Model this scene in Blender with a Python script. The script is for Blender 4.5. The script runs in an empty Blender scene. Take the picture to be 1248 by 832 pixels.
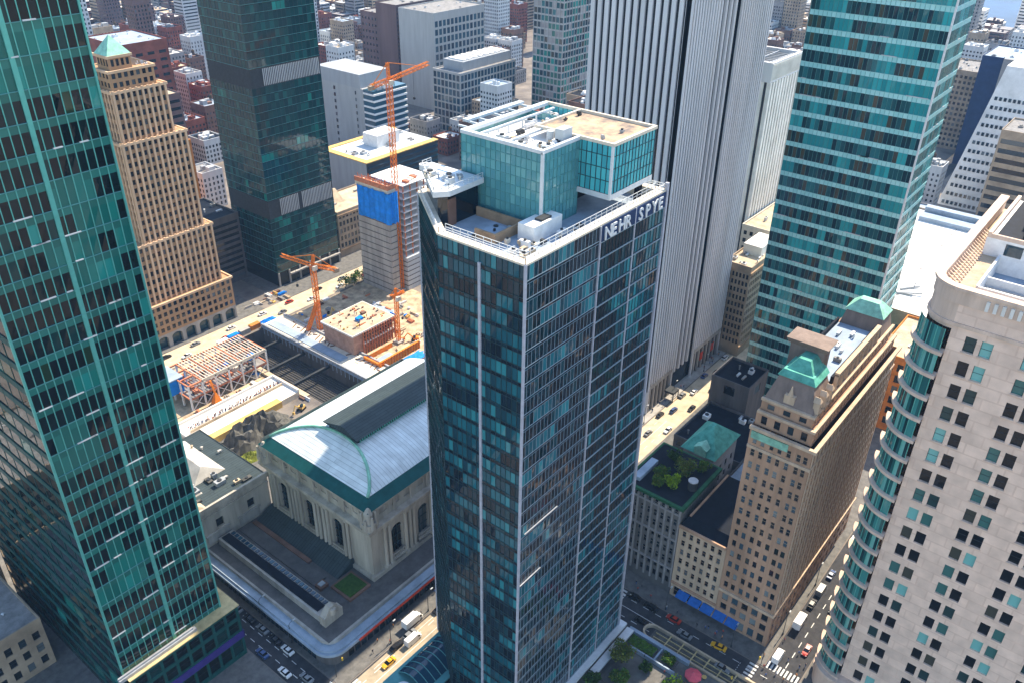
# lighting constants: sun azimuth is measured anticlockwise from the street direction (+X)
SUN_AZ, SUN_EL, SUN, SKY, EXPO = -0.5, 48, 4.3, .14, 1.28
HAZE_D, HAZE_COL = .00007, (.32, .58, 1.0)
import bpy, bmesh, math, random
from mathutils import Vector, Matrix
rnd = random.Random(7)
S = 200.0 / 260.0            # everything is laid out in a 260-unit-high camera frame, then scaled to metres at the end
K = 1.0 / S                  # metres -> layout units
scene = bpy.context.scene
col = scene.collection
R = math.radians
CAM_H = 260.0
# ------------------------------------------------------------------ camera maths (used for culling the far city only)
PITCH, YAW, ROLL, FPX = R(30.86), R(38.54), R(0.86), 1031.1
cp, sp = math.cos(PITCH), math.sin(PITCH)
FW = Vector((math.cos(YAW)*cp, math.sin(YAW)*cp, -sp))
RT0 = Vector((math.sin(YAW), -math.cos(YAW), 0)); UP0 = RT0.cross(FW)
RT = math.cos(ROLL)*RT0 + math.sin(ROLL)*UP0
UPV = -math.sin(ROLL)*RT0 + math.cos(ROLL)*UP0
def proj(x, y, z):
    v = Vector((x, y, z-CAM_H)); w = v.dot(FW)
    return 624+FPX*v.dot(RT)/w, 416-FPX*v.dot(UPV)/w, w

# ------------------------------------------------------------------ materials
def new_mat(name):
    m = bpy.data.materials.new(name); m.use_nodes = True
    nt = m.node_tree; return m, nt, nt.nodes['Principled BSDF']
def mat(name, c, rough=0.8, var=0.18, scale=0.25, metal=0.0, c2=None, streak=False, spec=0.08, bump=0.0):
    """matte surface: two octaves of noise, optional second colour for dirt / rain streaks"""
    m, nt, b = new_mat(name)
    b.inputs['Roughness'].default_value = rough; b.inputs['Metallic'].default_value = metal
    b.inputs['Specular IOR Level'].default_value = spec
    tc = nt.nodes.new('ShaderNodeTexCoord'); mp = nt.nodes.new('ShaderNodeMapping')
    nt.links.new(tc.outputs['Object'], mp.inputs[0])
    if streak: mp.inputs['Scale'].default_value = (1, 1, 0.12)
    n1 = nt.nodes.new('ShaderNodeTexNoise'); n1.inputs['Scale'].default_value = scale; n1.inputs['Detail'].default_value = 6
    n1.inputs['Roughness'].default_value = 0.65
    nt.links.new(mp.outputs[0], n1.inputs['Vector'])
    rp = nt.nodes.new('ShaderNodeValToRGB'); e = rp.color_ramp.elements
    e[0].position = 0.3; e[1].position = 0.72
    if c2 is None: c2 = tuple(max(0, v*(1-1.6*var)) for v in c)
    e[0].color = (*c2, 1); e[1].color = (*[min(1, v*(1+0.5*var)) for v in c], 1)
    nt.links.new(n1.outputs['Fac'], rp.inputs[0])
    oi = nt.nodes.new('ShaderNodeObjectInfo'); gi = nt.nodes.new('ShaderNodeNewGeometry')
    nt.links.new(rp.outputs[0], b.inputs['Base Color'])
    if bump:
        bp = nt.nodes.new('ShaderNodeBump'); bp.inputs['Strength'].default_value = bump
        nt.links.new(n1.outputs['Fac'], bp.inputs['Height']); nt.links.new(bp.outputs[0], b.inputs['Normal'])
    return m
def glass(name, cols, rough=0.05, ior=1.5, metal=0.0, wav=0.015):
    """opaque-looking facade glass: each pane takes one of a few tints, reflections ripple a little"""
    m, nt, b = new_mat(name)
    b.inputs['Roughness'].default_value = rough; b.inputs['IOR'].default_value = ior; b.inputs['Metallic'].default_value = metal
    gi = nt.nodes.new('ShaderNodeNewGeometry'); oi = nt.nodes.new('ShaderNodeObjectInfo')
    ad = nt.nodes.new('ShaderNodeMath'); ad.operation = 'ADD'
    fr = nt.nodes.new('ShaderNodeMath'); fr.operation = 'FRACT'
    nt.links.new(gi.outputs['Random Per Island'], ad.inputs[0]); nt.links.new(oi.outputs['Random'], ad.inputs[1])
    nt.links.new(ad.outputs[0], fr.inputs[0])
    rp = nt.nodes.new('ShaderNodeValToRGB'); rp.color_ramp.interpolation = 'CONSTANT'
    e = rp.color_ramp.elements; p = 0.0
    tot = sum(w for w, c in cols)
    for k, (w, c) in enumerate(cols):
        el = e[k] if k < 2 else e.new(min(p, .999))
        el.position = p; el.color = (*c, 1); p += w/tot
    if len(cols) == 1: e[1].color = e[0].color
    nt.links.new(fr.outputs[0], rp.inputs[0])
    nt.links.new(rp.outputs[0], b.inputs['Base Color'])
    if wav:
        tc = nt.nodes.new('ShaderNodeTexCoord'); n = nt.nodes.new('ShaderNodeTexNoise'); n.inputs['Scale'].default_value = 0.5
        bp = nt.nodes.new('ShaderNodeBump'); bp.inputs['Strength'].default_value = wav*10; bp.inputs['Distance'].default_value = 0.12
        nt.links.new(tc.outputs['Object'], n.inputs['Vector']); nt.links.new(n.outputs['Fac'], bp.inputs['Height'])
        nt.links.new(bp.outputs[0], b.inputs['Normal'])
    return m
def seams(name, c, line, sx, sy, rough=0.6, metal=0.0, axis='XY'):
    """metal or slate sheets with regular seams (pattern of the thing itself)"""
    m, nt, b = new_mat(name)
    b.inputs['Roughness'].default_value = rough; b.inputs['Metallic'].default_value = metal
    tc = nt.nodes.new('ShaderNodeTexCoord'); br = nt.nodes.new('ShaderNodeTexBrick')
    mp = nt.nodes.new('ShaderNodeMapping')
    sx_ = nt.nodes.new('ShaderNodeSeparateXYZ'); cx_ = nt.nodes.new('ShaderNodeCombineXYZ')
    nt.links.new(tc.outputs['Object'], sx_.inputs[0])
    for k_, a_ in enumerate(axis): nt.links.new(sx_.outputs['XYZ'.index(a_)], cx_.inputs[k_])
    nt.links.new(cx_.outputs[0], mp.inputs[0]); nt.links.new(mp.outputs[0], br.inputs['Vector'])
    b.inputs['Specular IOR Level'].default_value = .15
    br.inputs['Scale'].default_value = 1.0; br.inputs['Brick Width'].default_value = sx; br.inputs['Row Height'].default_value = sy
    br.inputs['Mortar Size'].default_value = min(sx, sy)*0.06
    br.inputs['Color1'].default_value = (*c, 1); br.inputs['Color2'].default_value = (*[v*0.86 for v in c], 1)
    br.inputs['Mortar'].default_value = (*line, 1)
    nz = nt.nodes.new('ShaderNodeTexNoise'); nz.inputs['Scale'].default_value = 0.3; nz.inputs['Detail'].default_value = 5
    mx = nt.nodes.new('ShaderNodeMix'); mx.data_type = 'RGBA'; mx.blend_type = 'MULTIPLY'; mx.inputs[0].default_value = 0.5
    nt.links.new(tc.outputs['Object'], nz.inputs['Vector'])
    nt.links.new(br.outputs['Color'], mx.inputs[6]); nt.links.new(nz.outputs['Fac'], mx.inputs[7])
    hv = nt.nodes.new('ShaderNodeRGBCurve'); hv.mapping.curves[3].points[1].location = (0.8, 1.0)
    nt.links.new(mx.outputs[2], hv.inputs[1]); nt.links.new(hv.outputs[0], b.inputs['Base Color'])
    return m
M = {}
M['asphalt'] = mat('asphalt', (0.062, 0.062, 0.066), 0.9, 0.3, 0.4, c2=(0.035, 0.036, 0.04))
M['asphalt_sunlit'] = mat('asphalt_sunlit', (0.42, 0.35, 0.25), 0.9, 0.25, 0.25, c2=(0.27, 0.225, 0.165))  # asphalt with sunlight put into its colour
M['road_b'] = mat('pale_sunlit_road', (0.58, 0.48, 0.34), 0.9, 0.25, 0.25, c2=(0.40, 0.33, 0.24))  # pale road, brightened to carry the gold of sunlit streets
M['paving'] = mat('paving', (0.17, 0.165, 0.155), 0.9, 0.25, 0.5, c2=(0.10, 0.098, 0.094))
M['ground'] = mat('ground', (0.24, 0.21, 0.18), 0.95, 0.3, 0.06, c2=(0.10, 0.09, 0.085))
M['dirt'] = mat('dirt', (0.62, 0.48, 0.31), 0.95, 0.3, 0.25, c2=(0.22, 0.17, 0.12))
M['mark'] = mat('road_paint', (0.75, 0.75, 0.72), 0.7, 0.15, 1.5, c2=(0.45, 0.45, 0.44))
M['mark_y'] = mat('road_paint_yellow', (0.65, 0.45, 0.06), 0.7, 0.15, 1.5)
M['concrete'] = mat('concrete', (0.42, 0.40, 0.37), 0.9, 0.25, 0.3, streak=True)
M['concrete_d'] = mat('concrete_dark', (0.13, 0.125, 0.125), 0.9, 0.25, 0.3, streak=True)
M['tan_p'] = mat('tan_pier', (0.70, 0.48, 0.31), 0.9, 0.25, 0.12, streak=True, c2=(0.50, 0.35, 0.22))
M['tan'] = mat('tan_brick', (0.40, 0.245, 0.135), 0.9, 0.25, 0.12, streak=True, c2=(0.36, 0.23, 0.13))
M['tan_d'] = mat('tan_trim', (0.40, 0.28, 0.18), 0.9, 0.25, 0.3)
M['stone'] = mat('station_stone', (0.50, 0.455, 0.385), 0.85, 0.25, 0.25, streak=True, c2=(0.27, 0.24, 0.20))
M['stone_pink'] = seams('pink_limestone', (0.86, 0.65, 0.525), (0.73, 0.535, 0.425), 5.65, 2.83, 0.8, axis='YZ')
M['stone_trim'] = mat('limestone_trim', (0.72, 0.55, 0.44), 0.85, 0.2, 0.3, streak=True)
M['hotel'] = mat('hotel_brick', (0.50, 0.315, 0.21), 0.9, 0.22, 0.2, streak=True, c2=(0.30, 0.19, 0.125))
M['hotel_trim'] = mat('hotel_trim', (0.60, 0.46, 0.33), 0.85, 0.2, 0.4, streak=True)
M['hotel_slate'] = mat('mansard_brown', (0.26, 0.2, 0.17), 0.7, 0.2, 0.4, streak=True)
M['copper'] = mat('copper_green', (0.13, 0.44, 0.35), 0.65, 0.3, 0.5, c2=(0.06, 0.24, 0.19))
M['copper_l'] = mat('copper_pale', (0.30, 0.62, 0.48), 0.6, 0.25, 0.5)
M['teal_eave'] = mat('teal_eave', (0.012, 0.09, 0.09), 0.5, 0.2, 0.4)
M['roof_seam'] = seams('standing_seam_roof', (0.74, 0.80, 0.82), (0.40, 0.46, 0.48), 40, 1.3, 0.45, axis='YX')
M['roof_dark'] = mat('dark_roof', (0.010, 0.014, 0.024), 0.7, 0.3, 0.4)
M['roof_slate'] = seams('slate_roof', (0.05, 0.07, 0.075), (0.02, 0.025, 0.03), 8, 1.1, 0.6)
M['roof_grey'] = mat('roof_gravel', (0.3, 0.29, 0.28), 0.95, 0.3, 0.4, c2=(0.16, 0.155, 0.15))
M['roof_tan'] = mat('roof_tan', (0.56, 0.45, 0.31), 0.95, 0.3, 0.2, c2=(0.3, 0.24, 0.18))
M['pent_roof'] = mat('mottled_roof', (0.62, 0.44, 0.27), 0.9, 0.3, 0.22, c2=(0.10, 0.10, 0.115))
M['roof_white'] = mat('roof_white', (0.82, 0.80, 0.76), 0.85, 0.12, 0.12, c2=(0.62, 0.60, 0.56))
M['roof_yellow'] = mat('roof_yellow', (0.75, 0.50, 0.16), 0.85, 0.2, 0.2, c2=(0.5, 0.33, 0.12))
M['roof_blue'] = mat('roof_blue_grey', (0.34, 0.42, 0.52), 0.8, 0.2, 0.2)
M['white'] = mat('white_paint', (0.8, 0.8, 0.79), 0.6, 0.12, 0.6)
M['cream'] = mat('cream_paint', (0.72, 0.64, 0.52), 0.7, 0.12, 0.6)
M['grey'] = mat('grey_panel', (0.36, 0.38, 0.40), 0.7, 0.12, 0.3, streak=True)
M['grey_m'] = mat('warm_grey_panel', (0.40, 0.41, 0.41), 0.7, 0.12, 0.3, streak=True)
M['grey_l'] = mat('pale_grey_panel', (0.55, 0.58, 0.60), 0.7, 0.12, 0.3, streak=True)
M['pier'] = mat('pale_stone_pier', (0.70, 0.70, 0.72), 0.6, 0.14, 0.15, streak=True)
M['dark_metal'] = mat('dark_metal', (0.05, 0.055, 0.06), 0.5, 0.2, 0.6)
M['steel'] = mat('galvanised', (0.45, 0.47, 0.5), 0.45, 0.15, 0.8, metal=0.4)
M['mull'] = mat('mullion_pale_green', (0.13, 0.46, 0.41), 0.35, 0.1, 0.8, metal=0.3)
M['band'] = mat('pale_blue_band', (0.28, 0.36, 0.42), 0.4, 0.1, 0.8, metal=0.15)
M['podium_green'] = mat('podium_green', (0.015, 0.085, 0.08), 0.4, 0.2, 0.5)
M['strip'] = mat('pale_lavender_strip', (0.46, 0.48, 0.56), 0.4, 0.15, 0.8, metal=0.15)
M['mull_w'] = mat('mullion_white', (0.66, 0.70, 0.73), 0.4, 0.1, 0.8, metal=0.15)
M['mull_d'] = mat('mullion_dark', (0.04, 0.075, 0.085), 0.4, 0.1, 0.8, metal=0.3)
M['mull_t'] = mat('mullion_teal', (0.10, 0.30, 0.31), 0.4, 0.1, 0.8, metal=0.2)
M['orange'] = mat('crane_orange', (0.92, 0.27, 0.04), 0.5, 0.15, 1.0)
M['orange_wall'] = mat('orange_brick', (0.58, 0.22, 0.055), 0.9, 0.25, 0.3)
M['blue_tarp'] = mat('blue_tarp', (0.015, 0.26, 0.86), 0.55, 0.25, 0.35, bump=0.6)
M['awning'] = mat('blue_awning', (0.03, 0.15, 0.5), 0.7, 0.2, 0.8)
M['red'] = mat('red_paint', (0.55, 0.06, 0.03), 0.6, 0.2, 0.8)
M['redsteel'] = mat('primer_steel', (0.62, 0.24, 0.13), 0.7, 0.25, 0.5)
M['pinkbrick'] = mat('pink_block', (0.50, 0.31, 0.24), 0.9, 0.25, 0.4)
M['block_d'] = mat('dark_block', (0.19, 0.185, 0.18), 0.9, 0.25, 0.15, streak=True)
M['rim_green'] = mat('rim_green', (0.03, 0.12, 0.06), 0.7, 0.25, 0.5)
M['brick_r'] = mat('red_brick', (0.26, 0.085, 0.06), 0.9, 0.3, 0.1)
M['brick_b'] = mat('brown_brick', (0.22, 0.13, 0.10), 0.9, 0.3, 0.1)
M['brick_p'] = mat('purple_brown_brick', (0.17, 0.11, 0.105), 0.9, 0.2, 0.1, streak=True)
M['brick_t'] = mat('buff_brick', (0.42, 0.33, 0.24), 0.9, 0.3, 0.1)
M['brick_g'] = mat('grey_block', (0.34, 0.33, 0.33), 0.9, 0.25, 0.1)
M['navy'] = mat('navy_wall', (0.02, 0.045, 0.12), 0.5, 0.2, 0.2)
M['rock'] = mat('rubble', (0.14, 0.135, 0.12), 0.95, 0.4, 0.5, c2=(0.05, 0.05, 0.048), bump=0.5)
M['sheet'] = mat('grey_sheeting', (0.56, 0.53, 0.48), 0.8, 0.3, 0.2, c2=(0.34, 0.32, 0.29))
M['gold'] = mat('tan_ledge', (0.60, 0.48, 0.25), 0.6, 0.25, 0.4)
M['pit'] = mat('ballast', (0.07, 0.068, 0.068), 0.95, 0.3, 0.4)
M['rail'] = mat('rail', (0.18, 0.17, 0.16), 0.5, 0.2, 1.0)
M['leaf'] = mat('leaf_green', (0.12, 0.24, 0.025), 0.7, 0.35, 1.2, c2=(0.03, 0.07, 0.012))
M['leaf_d'] = mat('leaf_dark', (0.05, 0.11, 0.02), 0.7, 0.35, 1.2)
M['leaf_y'] = mat('leaf_lime', (0.36, 0.52, 0.02), 0.7, 0.3, 1.2)
M['leaf_o'] = mat('leaf_olive', (0.20, 0.23, 0.04), 0.7, 0.35, 1.2)
M['trunk'] = mat('bark', (0.09, 0.065, 0.045), 0.9, 0.3, 1.5)
M['pink'] = mat('pink_canvas', (0.80, 0.13, 0.17), 0.7, 0.15, 0.8)
M['purple'] = mat('purple_band', (0.06, 0.04, 0.22), 0.5, 0.15, 0.5)
M['tyre'] = mat('tyre', (0.02, 0.02, 0.02), 0.8, 0.2, 2)
M['skin'] = mat('skin', (0.45, 0.27, 0.19), 0.6, 0.1, 2)
M['hair'] = mat('hair', (0.03, 0.02, 0.015), 0.7, 0.1, 2)
for n, c in dict(car_black=(0.012, 0.012, 0.014), car_white=(0.75, 0.75, 0.75), car_grey=(0.2, 0.21, 0.22), car_taxi=(0.80, 0.42, 0.02),
                 car_red=(0.42, 0.03, 0.015), car_blue=(0.03, 0.07, 0.2), cloth_a=(0.03, 0.035, 0.06), cloth_b=(0.4, 0.05, 0.04),
                 cloth_c=(0.6, 0.58, 0.54), cloth_d=(0.07, 0.14, 0.36), cloth_e=(0.65, 0.24, 0.06)).items():
    M[n] = mat(n, c, 0.28 if n.startswith('car') else 0.8, 0.08, 1.5, spec=0.5)
D = (0.004, 0.009, 0.012)
M['g_green_dark'] = glass('green_glass_dark', [(5, (0.001, 0.005, 0.006)), (3, (0.002, 0.011, 0.012)), (1, (0.004, 0.035, 0.034)), (.2, (0.012, 0.035, 0.015))])
M['g_green_mid'] = glass('green_glass_mid', [(3, (0.006, 0.12, 0.10)), (2, (0.010, 0.18, 0.15)), (1, (0.016, 0.24, 0.21))])
M['g_green_sp'] = glass('green_glass_spandrel', [(2, (0.014, 0.125, 0.105)), (1, (0.02, 0.165, 0.14))], 0.2)
M['g_teal_dark'] = glass('teal_glass_dark', [(3, (0.008, 0.03, 0.042)), (2, (0.014, 0.075, 0.09)), (1, (0.06, 0.055, 0.04)), (1, (0.02, 0.13, 0.15))])
M['g_teal_mid'] = glass('teal_glass_mid', [(2, (0.02, 0.24, 0.27)), (1, (0.035, 0.34, 0.37)), (1, (0.03, 0.27, 0.29))])
M['g_teal_sp'] = glass('teal_glass_spandrel', [(1, (0.30, 0.62, 0.64)), (1, (0.36, 0.68, 0.70))], 0.2)
M['g_navy'] = glass('navy_glass', [(4, (0.003, 0.011, 0.02)), (3, (0.005, 0.019, 0.034)), (2, (0.007, 0.032, 0.05)), (1, (0.009, 0.05, 0.07))])
M['g_navy_mid'] = glass('navy_glass_teal', [(2, (0.010, 0.085, 0.12)), (2, (0.015, 0.13, 0.17)), (1, (0.03, 0.21, 0.25)), (1, (0.01, 0.05, 0.075))])
M['g_pent'] = glass('penthouse_glass', [(2, (0.06, 0.40, 0.46)), (2, (0.08, 0.47, 0.52)), (1, (0.05, 0.33, 0.39))], 0.06)
M['g_pent_l'] = glass('penthouse_glass_left', [(3, (0.08, 0.27, 0.31)), (2, (0.10, 0.31, 0.34)), (1, (0.13, 0.36, 0.38))], 0.06)
M['g_dkgreen'] = glass('bottle_green_glass', [(4, (0.003, 0.034, 0.036)), (3, (0.005, 0.05, 0.05)), (1, (0.009, 0.085, 0.08))])
M['pane'] = glass('window_pane', [(5, (0.008, 0.012, 0.016)), (2, (0.02, 0.035, 0.045)), (1, (0.10, 0.12, 0.13))], 0.08)
M['pane_hotel'] = glass('hotel_pane', [(4, (0.01, 0.016, 0.022)), (2, (0.05, 0.09, 0.12)), (1, (0.20, 0.24, 0.25)), (1, (0.02, 0.03, 0.035))], 0.08)
M['pane_stone'] = glass('tower_pane', [(6, (0.006, 0.008, 0.010)), (2, (0.05, 0.15, 0.14)), (2, (0.18, 0.46, 0.44)), (1, (0.02, 0.05, 0.05)), (1, (0.06, 0.06, 0.045))], 0.08)
M['pane_blue'] = glass('blue_pane', [(3, (0.012, 0.05, 0.085)), (2, (0.02, 0.08, 0.12)), (1, (0.01, 0.03, 0.05))], 0.08)
M['pane_bay'] = glass('bay_pane', [(2, (0.02, 0.11, 0.11)), (2, (0.05, 0.24, 0.23)), (1, (0.01, 0.04, 0.045)), (1, (0.16, 0.42, 0.38))], 0.06)
M['car_glass'] = glass('car_glass', [(1, (0.01, 0.012, 0.015))], 0.05, wav=0)
M['lamp'] = mat('lamp_lens', (0.8, 0.8, 0.75), 0.3, 0.05, 2)
M['water'] = mat('river_water', (0.03, 0.10, 0.22), 0.5, 0.3, 0.01)

# ------------------------------------------------------------------ mesh builder
class MB:
    def __init__(s): s.v = []; s.f = []; s.m = []
    def add(s, vs, fs, mi=0):
        o = len(s.v); s.v += [tuple(v) for v in vs]; s.f += [tuple(i+o for i in f) for f in fs]; s.m += [mi]*len(fs)
    def box(s, x0, x1, y0, y1, z0, z1, mi=0, bottom=True):
        if x0 > x1: x0, x1 = x1, x0
        if y0 > y1: y0, y1 = y1, y0
        fs = [(4, 5, 6, 7), (0, 1, 5, 4), (1, 2, 6, 5), (2, 3, 7, 6), (3, 0, 4, 7)]
        if bottom: fs.append((3, 2, 1, 0))
        s.add([(x0, y0, z0), (x1, y0, z0), (x1, y1, z0), (x0, y1, z0), (x0, y0, z1), (x1, y0, z1), (x1, y1, z1), (x0, y1, z1)], fs, mi)
    def quad(s, a, b, c, d, mi=0): s.add([a, b, c, d], [(0, 1, 2, 3)], mi)
    def prism(s, poly, z0, z1, mi=0, top=True, bottom=True, poly2=None):
        n = len(poly); q = poly2 or poly
        vs = [(x, y, z0) for x, y in poly]+[(x, y, z1) for x, y in q]
        fs = [(i, (i+1) % n, n+(i+1) % n, n+i) for i in range(n)]
        if top: fs.append(tuple(range(n, 2*n)))
        if bottom: fs.append(tuple(reversed(range(n))))
        s.add(vs, fs, mi)
    def bar(s, a, b, w=0.3, h=None, mi=0):
        a = Vector(a); b = Vector(b); d = (b-a)
        if d.length < 1e-6: return
        d.normalize(); up = Vector((0, 0, 1)) if abs(d.z) < 0.95 else Vector((1, 0, 0))
        r = d.cross(up).normalized()*w/2; u = r.cross(d).normalized()*(h or w)/2
        vs = [a-r-u, a+r-u, a+r+u, a-r+u, b-r-u, b+r-u, b+r+u, b-r+u]
        s.add(vs, [(3, 2, 1, 0), (4, 5, 6, 7), (0, 1, 5, 4), (1, 2, 6, 5), (2, 3, 7, 6), (3, 0, 4, 7)], mi)
    def cyl(s, c, r, z0, z1, n=12, mi=0, r2=None):
        r2 = r if r2 is None else r2
        p = [(c[0]+r*math.cos(2*math.pi*i/n), c[1]+r*math.sin(2*math.pi*i/n)) for i in range(n)]
        q = [(c[0]+r2*math.cos(2*math.pi*i/n), c[1]+r2*math.sin(2*math.pi*i/n)) for i in range(n)]
        s.prism(p, z0, z1, mi, poly2=q)
    def tube(s, pts, r, n=6, mi=0):
        pts = [Vector(p) for p in pts]; rings = []
        for i, p in enumerate(pts):
            d = (pts[min(i+1, len(pts)-1)]-pts[max(i-1, 0)]).normalized()
            up = Vector((0, 0, 1)) if abs(d.z) < 0.9 else Vector((1, 0, 0))
            a = d.cross(up).normalized(); b = a.cross(d)
            rr = r[i] if isinstance(r, (list, tuple)) else r
            rings.append([p+rr*(math.cos(2*math.pi*k/n)*a+math.sin(2*math.pi*k/n)*b) for k in range(n)])
        vs = [v for ring in rings for v in ring]
        fs = [(i*n+k, i*n+(k+1) % n, (i+1)*n+(k+1) % n, (i+1)*n+k) for i in range(len(pts)-1) for k in range(n)]
        fs += [tuple(reversed(range(n))), tuple(range((len(pts)-1)*n, len(pts)*n))]
        s.add(vs, fs, mi)
    def grid(s, fn, nu, nv, mi=0):
        vs = [fn(i/nu, j/nv) for i in range(nu+1) for j in range(nv+1)]
        fs = [(i*(nv+1)+j, (i+1)*(nv+1)+j, (i+1)*(nv+1)+j+1, i*(nv+1)+j+1) for i in range(nu) for j in range(nv)]
        s.add(vs, fs, mi)
    def mesh(s, name, mats, off=(0, 0, 0), smooth=False):
        me = bpy.data.meshes.new(name)
        ox, oy, oz = off
        me.from_pydata([(x-ox, y-oy, z-oz) for x, y, z in s.v], [], s.f)
        if not isinstance(mats, (list, tuple)): mats = [mats]
        for m in mats: me.materials.append(M[m] if isinstance(m, str) else m)
        me.polygons.foreach_set('material_index', s.m)
        if smooth: me.polygons.foreach_set('use_smooth', [True]*len(me.polygons))
        me.update(); return me
    def build(s, name, mats, parent=None, smooth=False, kind=None, label=None):
        off = parent_world(parent) if parent else (0, 0, 0)
        o = bpy.data.objects.new(name, s.mesh(name, mats, off, smooth)); col.objects.link(o)
        if parent: o.parent = parent
        if kind: o['kind'] = kind
        if label: o['label'] = label
        return o
def parent_world(p):
    v = Vector((0, 0, 0))
    while p is not None: v += Vector(p.location); p = p.parent
    return v
def thing(name, label, cat, loc=(0, 0, 0), group=None):
    o = bpy.data.objects.new(name, None); col.objects.link(o); o.location = loc; o.empty_display_size = 1
    o['label'] = label; o['category'] = cat
    if group: o['group'] = group
    return o
def tag(o, label, cat, group=None):
    o['label'] = label; o['category'] = cat
    if group: o['group'] = group
    return o
def struct(name, mb, m): return mb.build(name, m, kind='structure')
def dup(src, loc, rz=0.0, label=None, group=None):
    r = src.copy(); col.objects.link(r); r.location = loc; r.rotation_euler = (0, 0, rz)
    if label: r['label'] = label
    if group: r['group'] = group
    for ch in src.children:
        c = ch.copy(); col.objects.link(c); c.parent = r
        for g in ch.children:
            d = g.copy(); col.objects.link(d); d.parent = c
    return r

# ------------------------------------------------------------------ facades
def wall_grid(mb, p0, p1, cols, rows, z0, z1, depth, wins, mi=0):
    """vertical wall p0->p1 (outside on the right hand of the walk) with real openings; cols/rows = (start, end) of each opening"""
    p0 = Vector((*p0, 0)); p1 = Vector((*p1, 0)); L = (p1-p0).length; u = (p1-p0)/L; n = Vector((u.y, -u.x, 0))
    def P(a, z, d=0): return p0+u*a-n*d+Vector((0, 0, z))
    def q(a0, a1, b0, b1):
        if a1-a0 > 1e-4 and b1-b0 > 1e-4: mb.quad(P(a0, b0), P(a1, b0), P(a1, b1), P(a0, b1), mi)
    z = z0
    for (r0, r1) in rows:
        q(0, L, z, r0); a = 0
        for (c0, c1) in cols:
            q(a, c0, r0, r1); a = c1
            mb.quad(P(c0, r0), P(c1, r0), P(c1, r0, depth), P(c0, r0, depth), mi)
            mb.quad(P(c0, r1, depth), P(c1, r1, depth), P(c1, r1), P(c0, r1), mi)
            mb.quad(P(c0, r0, depth), P(c0, r1, depth), P(c0, r1), P(c0, r0), mi)
            mb.quad(P(c1, r0), P(c1, r1), P(c1, r1, depth), P(c1, r0, depth), mi)
            wins.append((P((c0+c1)/2, (r0+r1)/2, depth), u, n, c1-c0, r1-r0))
        q(a, L, r0, r1); z = r1
    q(0, L, z, z1)
def even(a0, a1, n, frac):
    w = (a1-a0)/n
    return [(a0+i*w+w*(1-frac)/2, a0+i*w+w*(1+frac)/2) for i in range(n)]
_pane_cache = {}
def place_windows(root, wins, m, limit=100, mullion=None, cross=True, sill=None):
    """the nearest `limit` windows as parts of their own, the rest as one part"""
    cam = Vector((0, 0, CAM_H))
    def key(w):
        c, u, n, ww, hh = w
        return (-(n.dot(cam-c) > 0), (cam-c).length)
    wins = sorted(wins, key=key); off = parent_world(root)
    for (c, u, n, w, h) in wins[:limit]:
        k = (round(w, 2), round(h, 2), round(u.x), round(u.y), m)
        if k not in _pane_cache:
            b = MB(); a = u*w/2; z = Vector((0, 0, h/2))
            b.quad(-a-z, a-z, a+z, -a+z)
            if cross:
                t = 0.09
                b.bar(-a+n*0.03, a+n*0.03, 0.12, t, mi=1)
                for e in (-1, 1):
                    b.bar(e*(a-u*0.05)-z+n*0.03, e*(a-u*0.05)+z+n*0.03, 0.12, t, mi=1)
            _pane_cache[k] = b.mesh('window', [m, mullion or 'dark_metal'])
        o = bpy.data.objects.new('window', _pane_cache[k]); col.objects.link(o); o.parent = root; o.location = c-off
        if sill and n.x < -.5:
            k2 = ('sill', round(w, 2), round(h, 2), sill)
            if k2 not in _pane_cache:
                b = MB(); b.box(-.85, -.55, -w/2-.25, w/2+.25, -h/2-.35, -h/2-.02); _pane_cache[k2] = b.mesh('sill', sill)
            d = bpy.data.objects.new('sill', _pane_cache[k2]); col.objects.link(d); d.parent = o
    rest = wins[limit:]
    if rest:
        b = MB()
        for (c, u, n, w, h) in rest:
            a = u*w/2; z = Vector((0, 0, h/2)); b.quad(c-a-z, c+a-z, c+a+z, c-a+z)
        b.build('window', m, root, kind='stuff')
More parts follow.
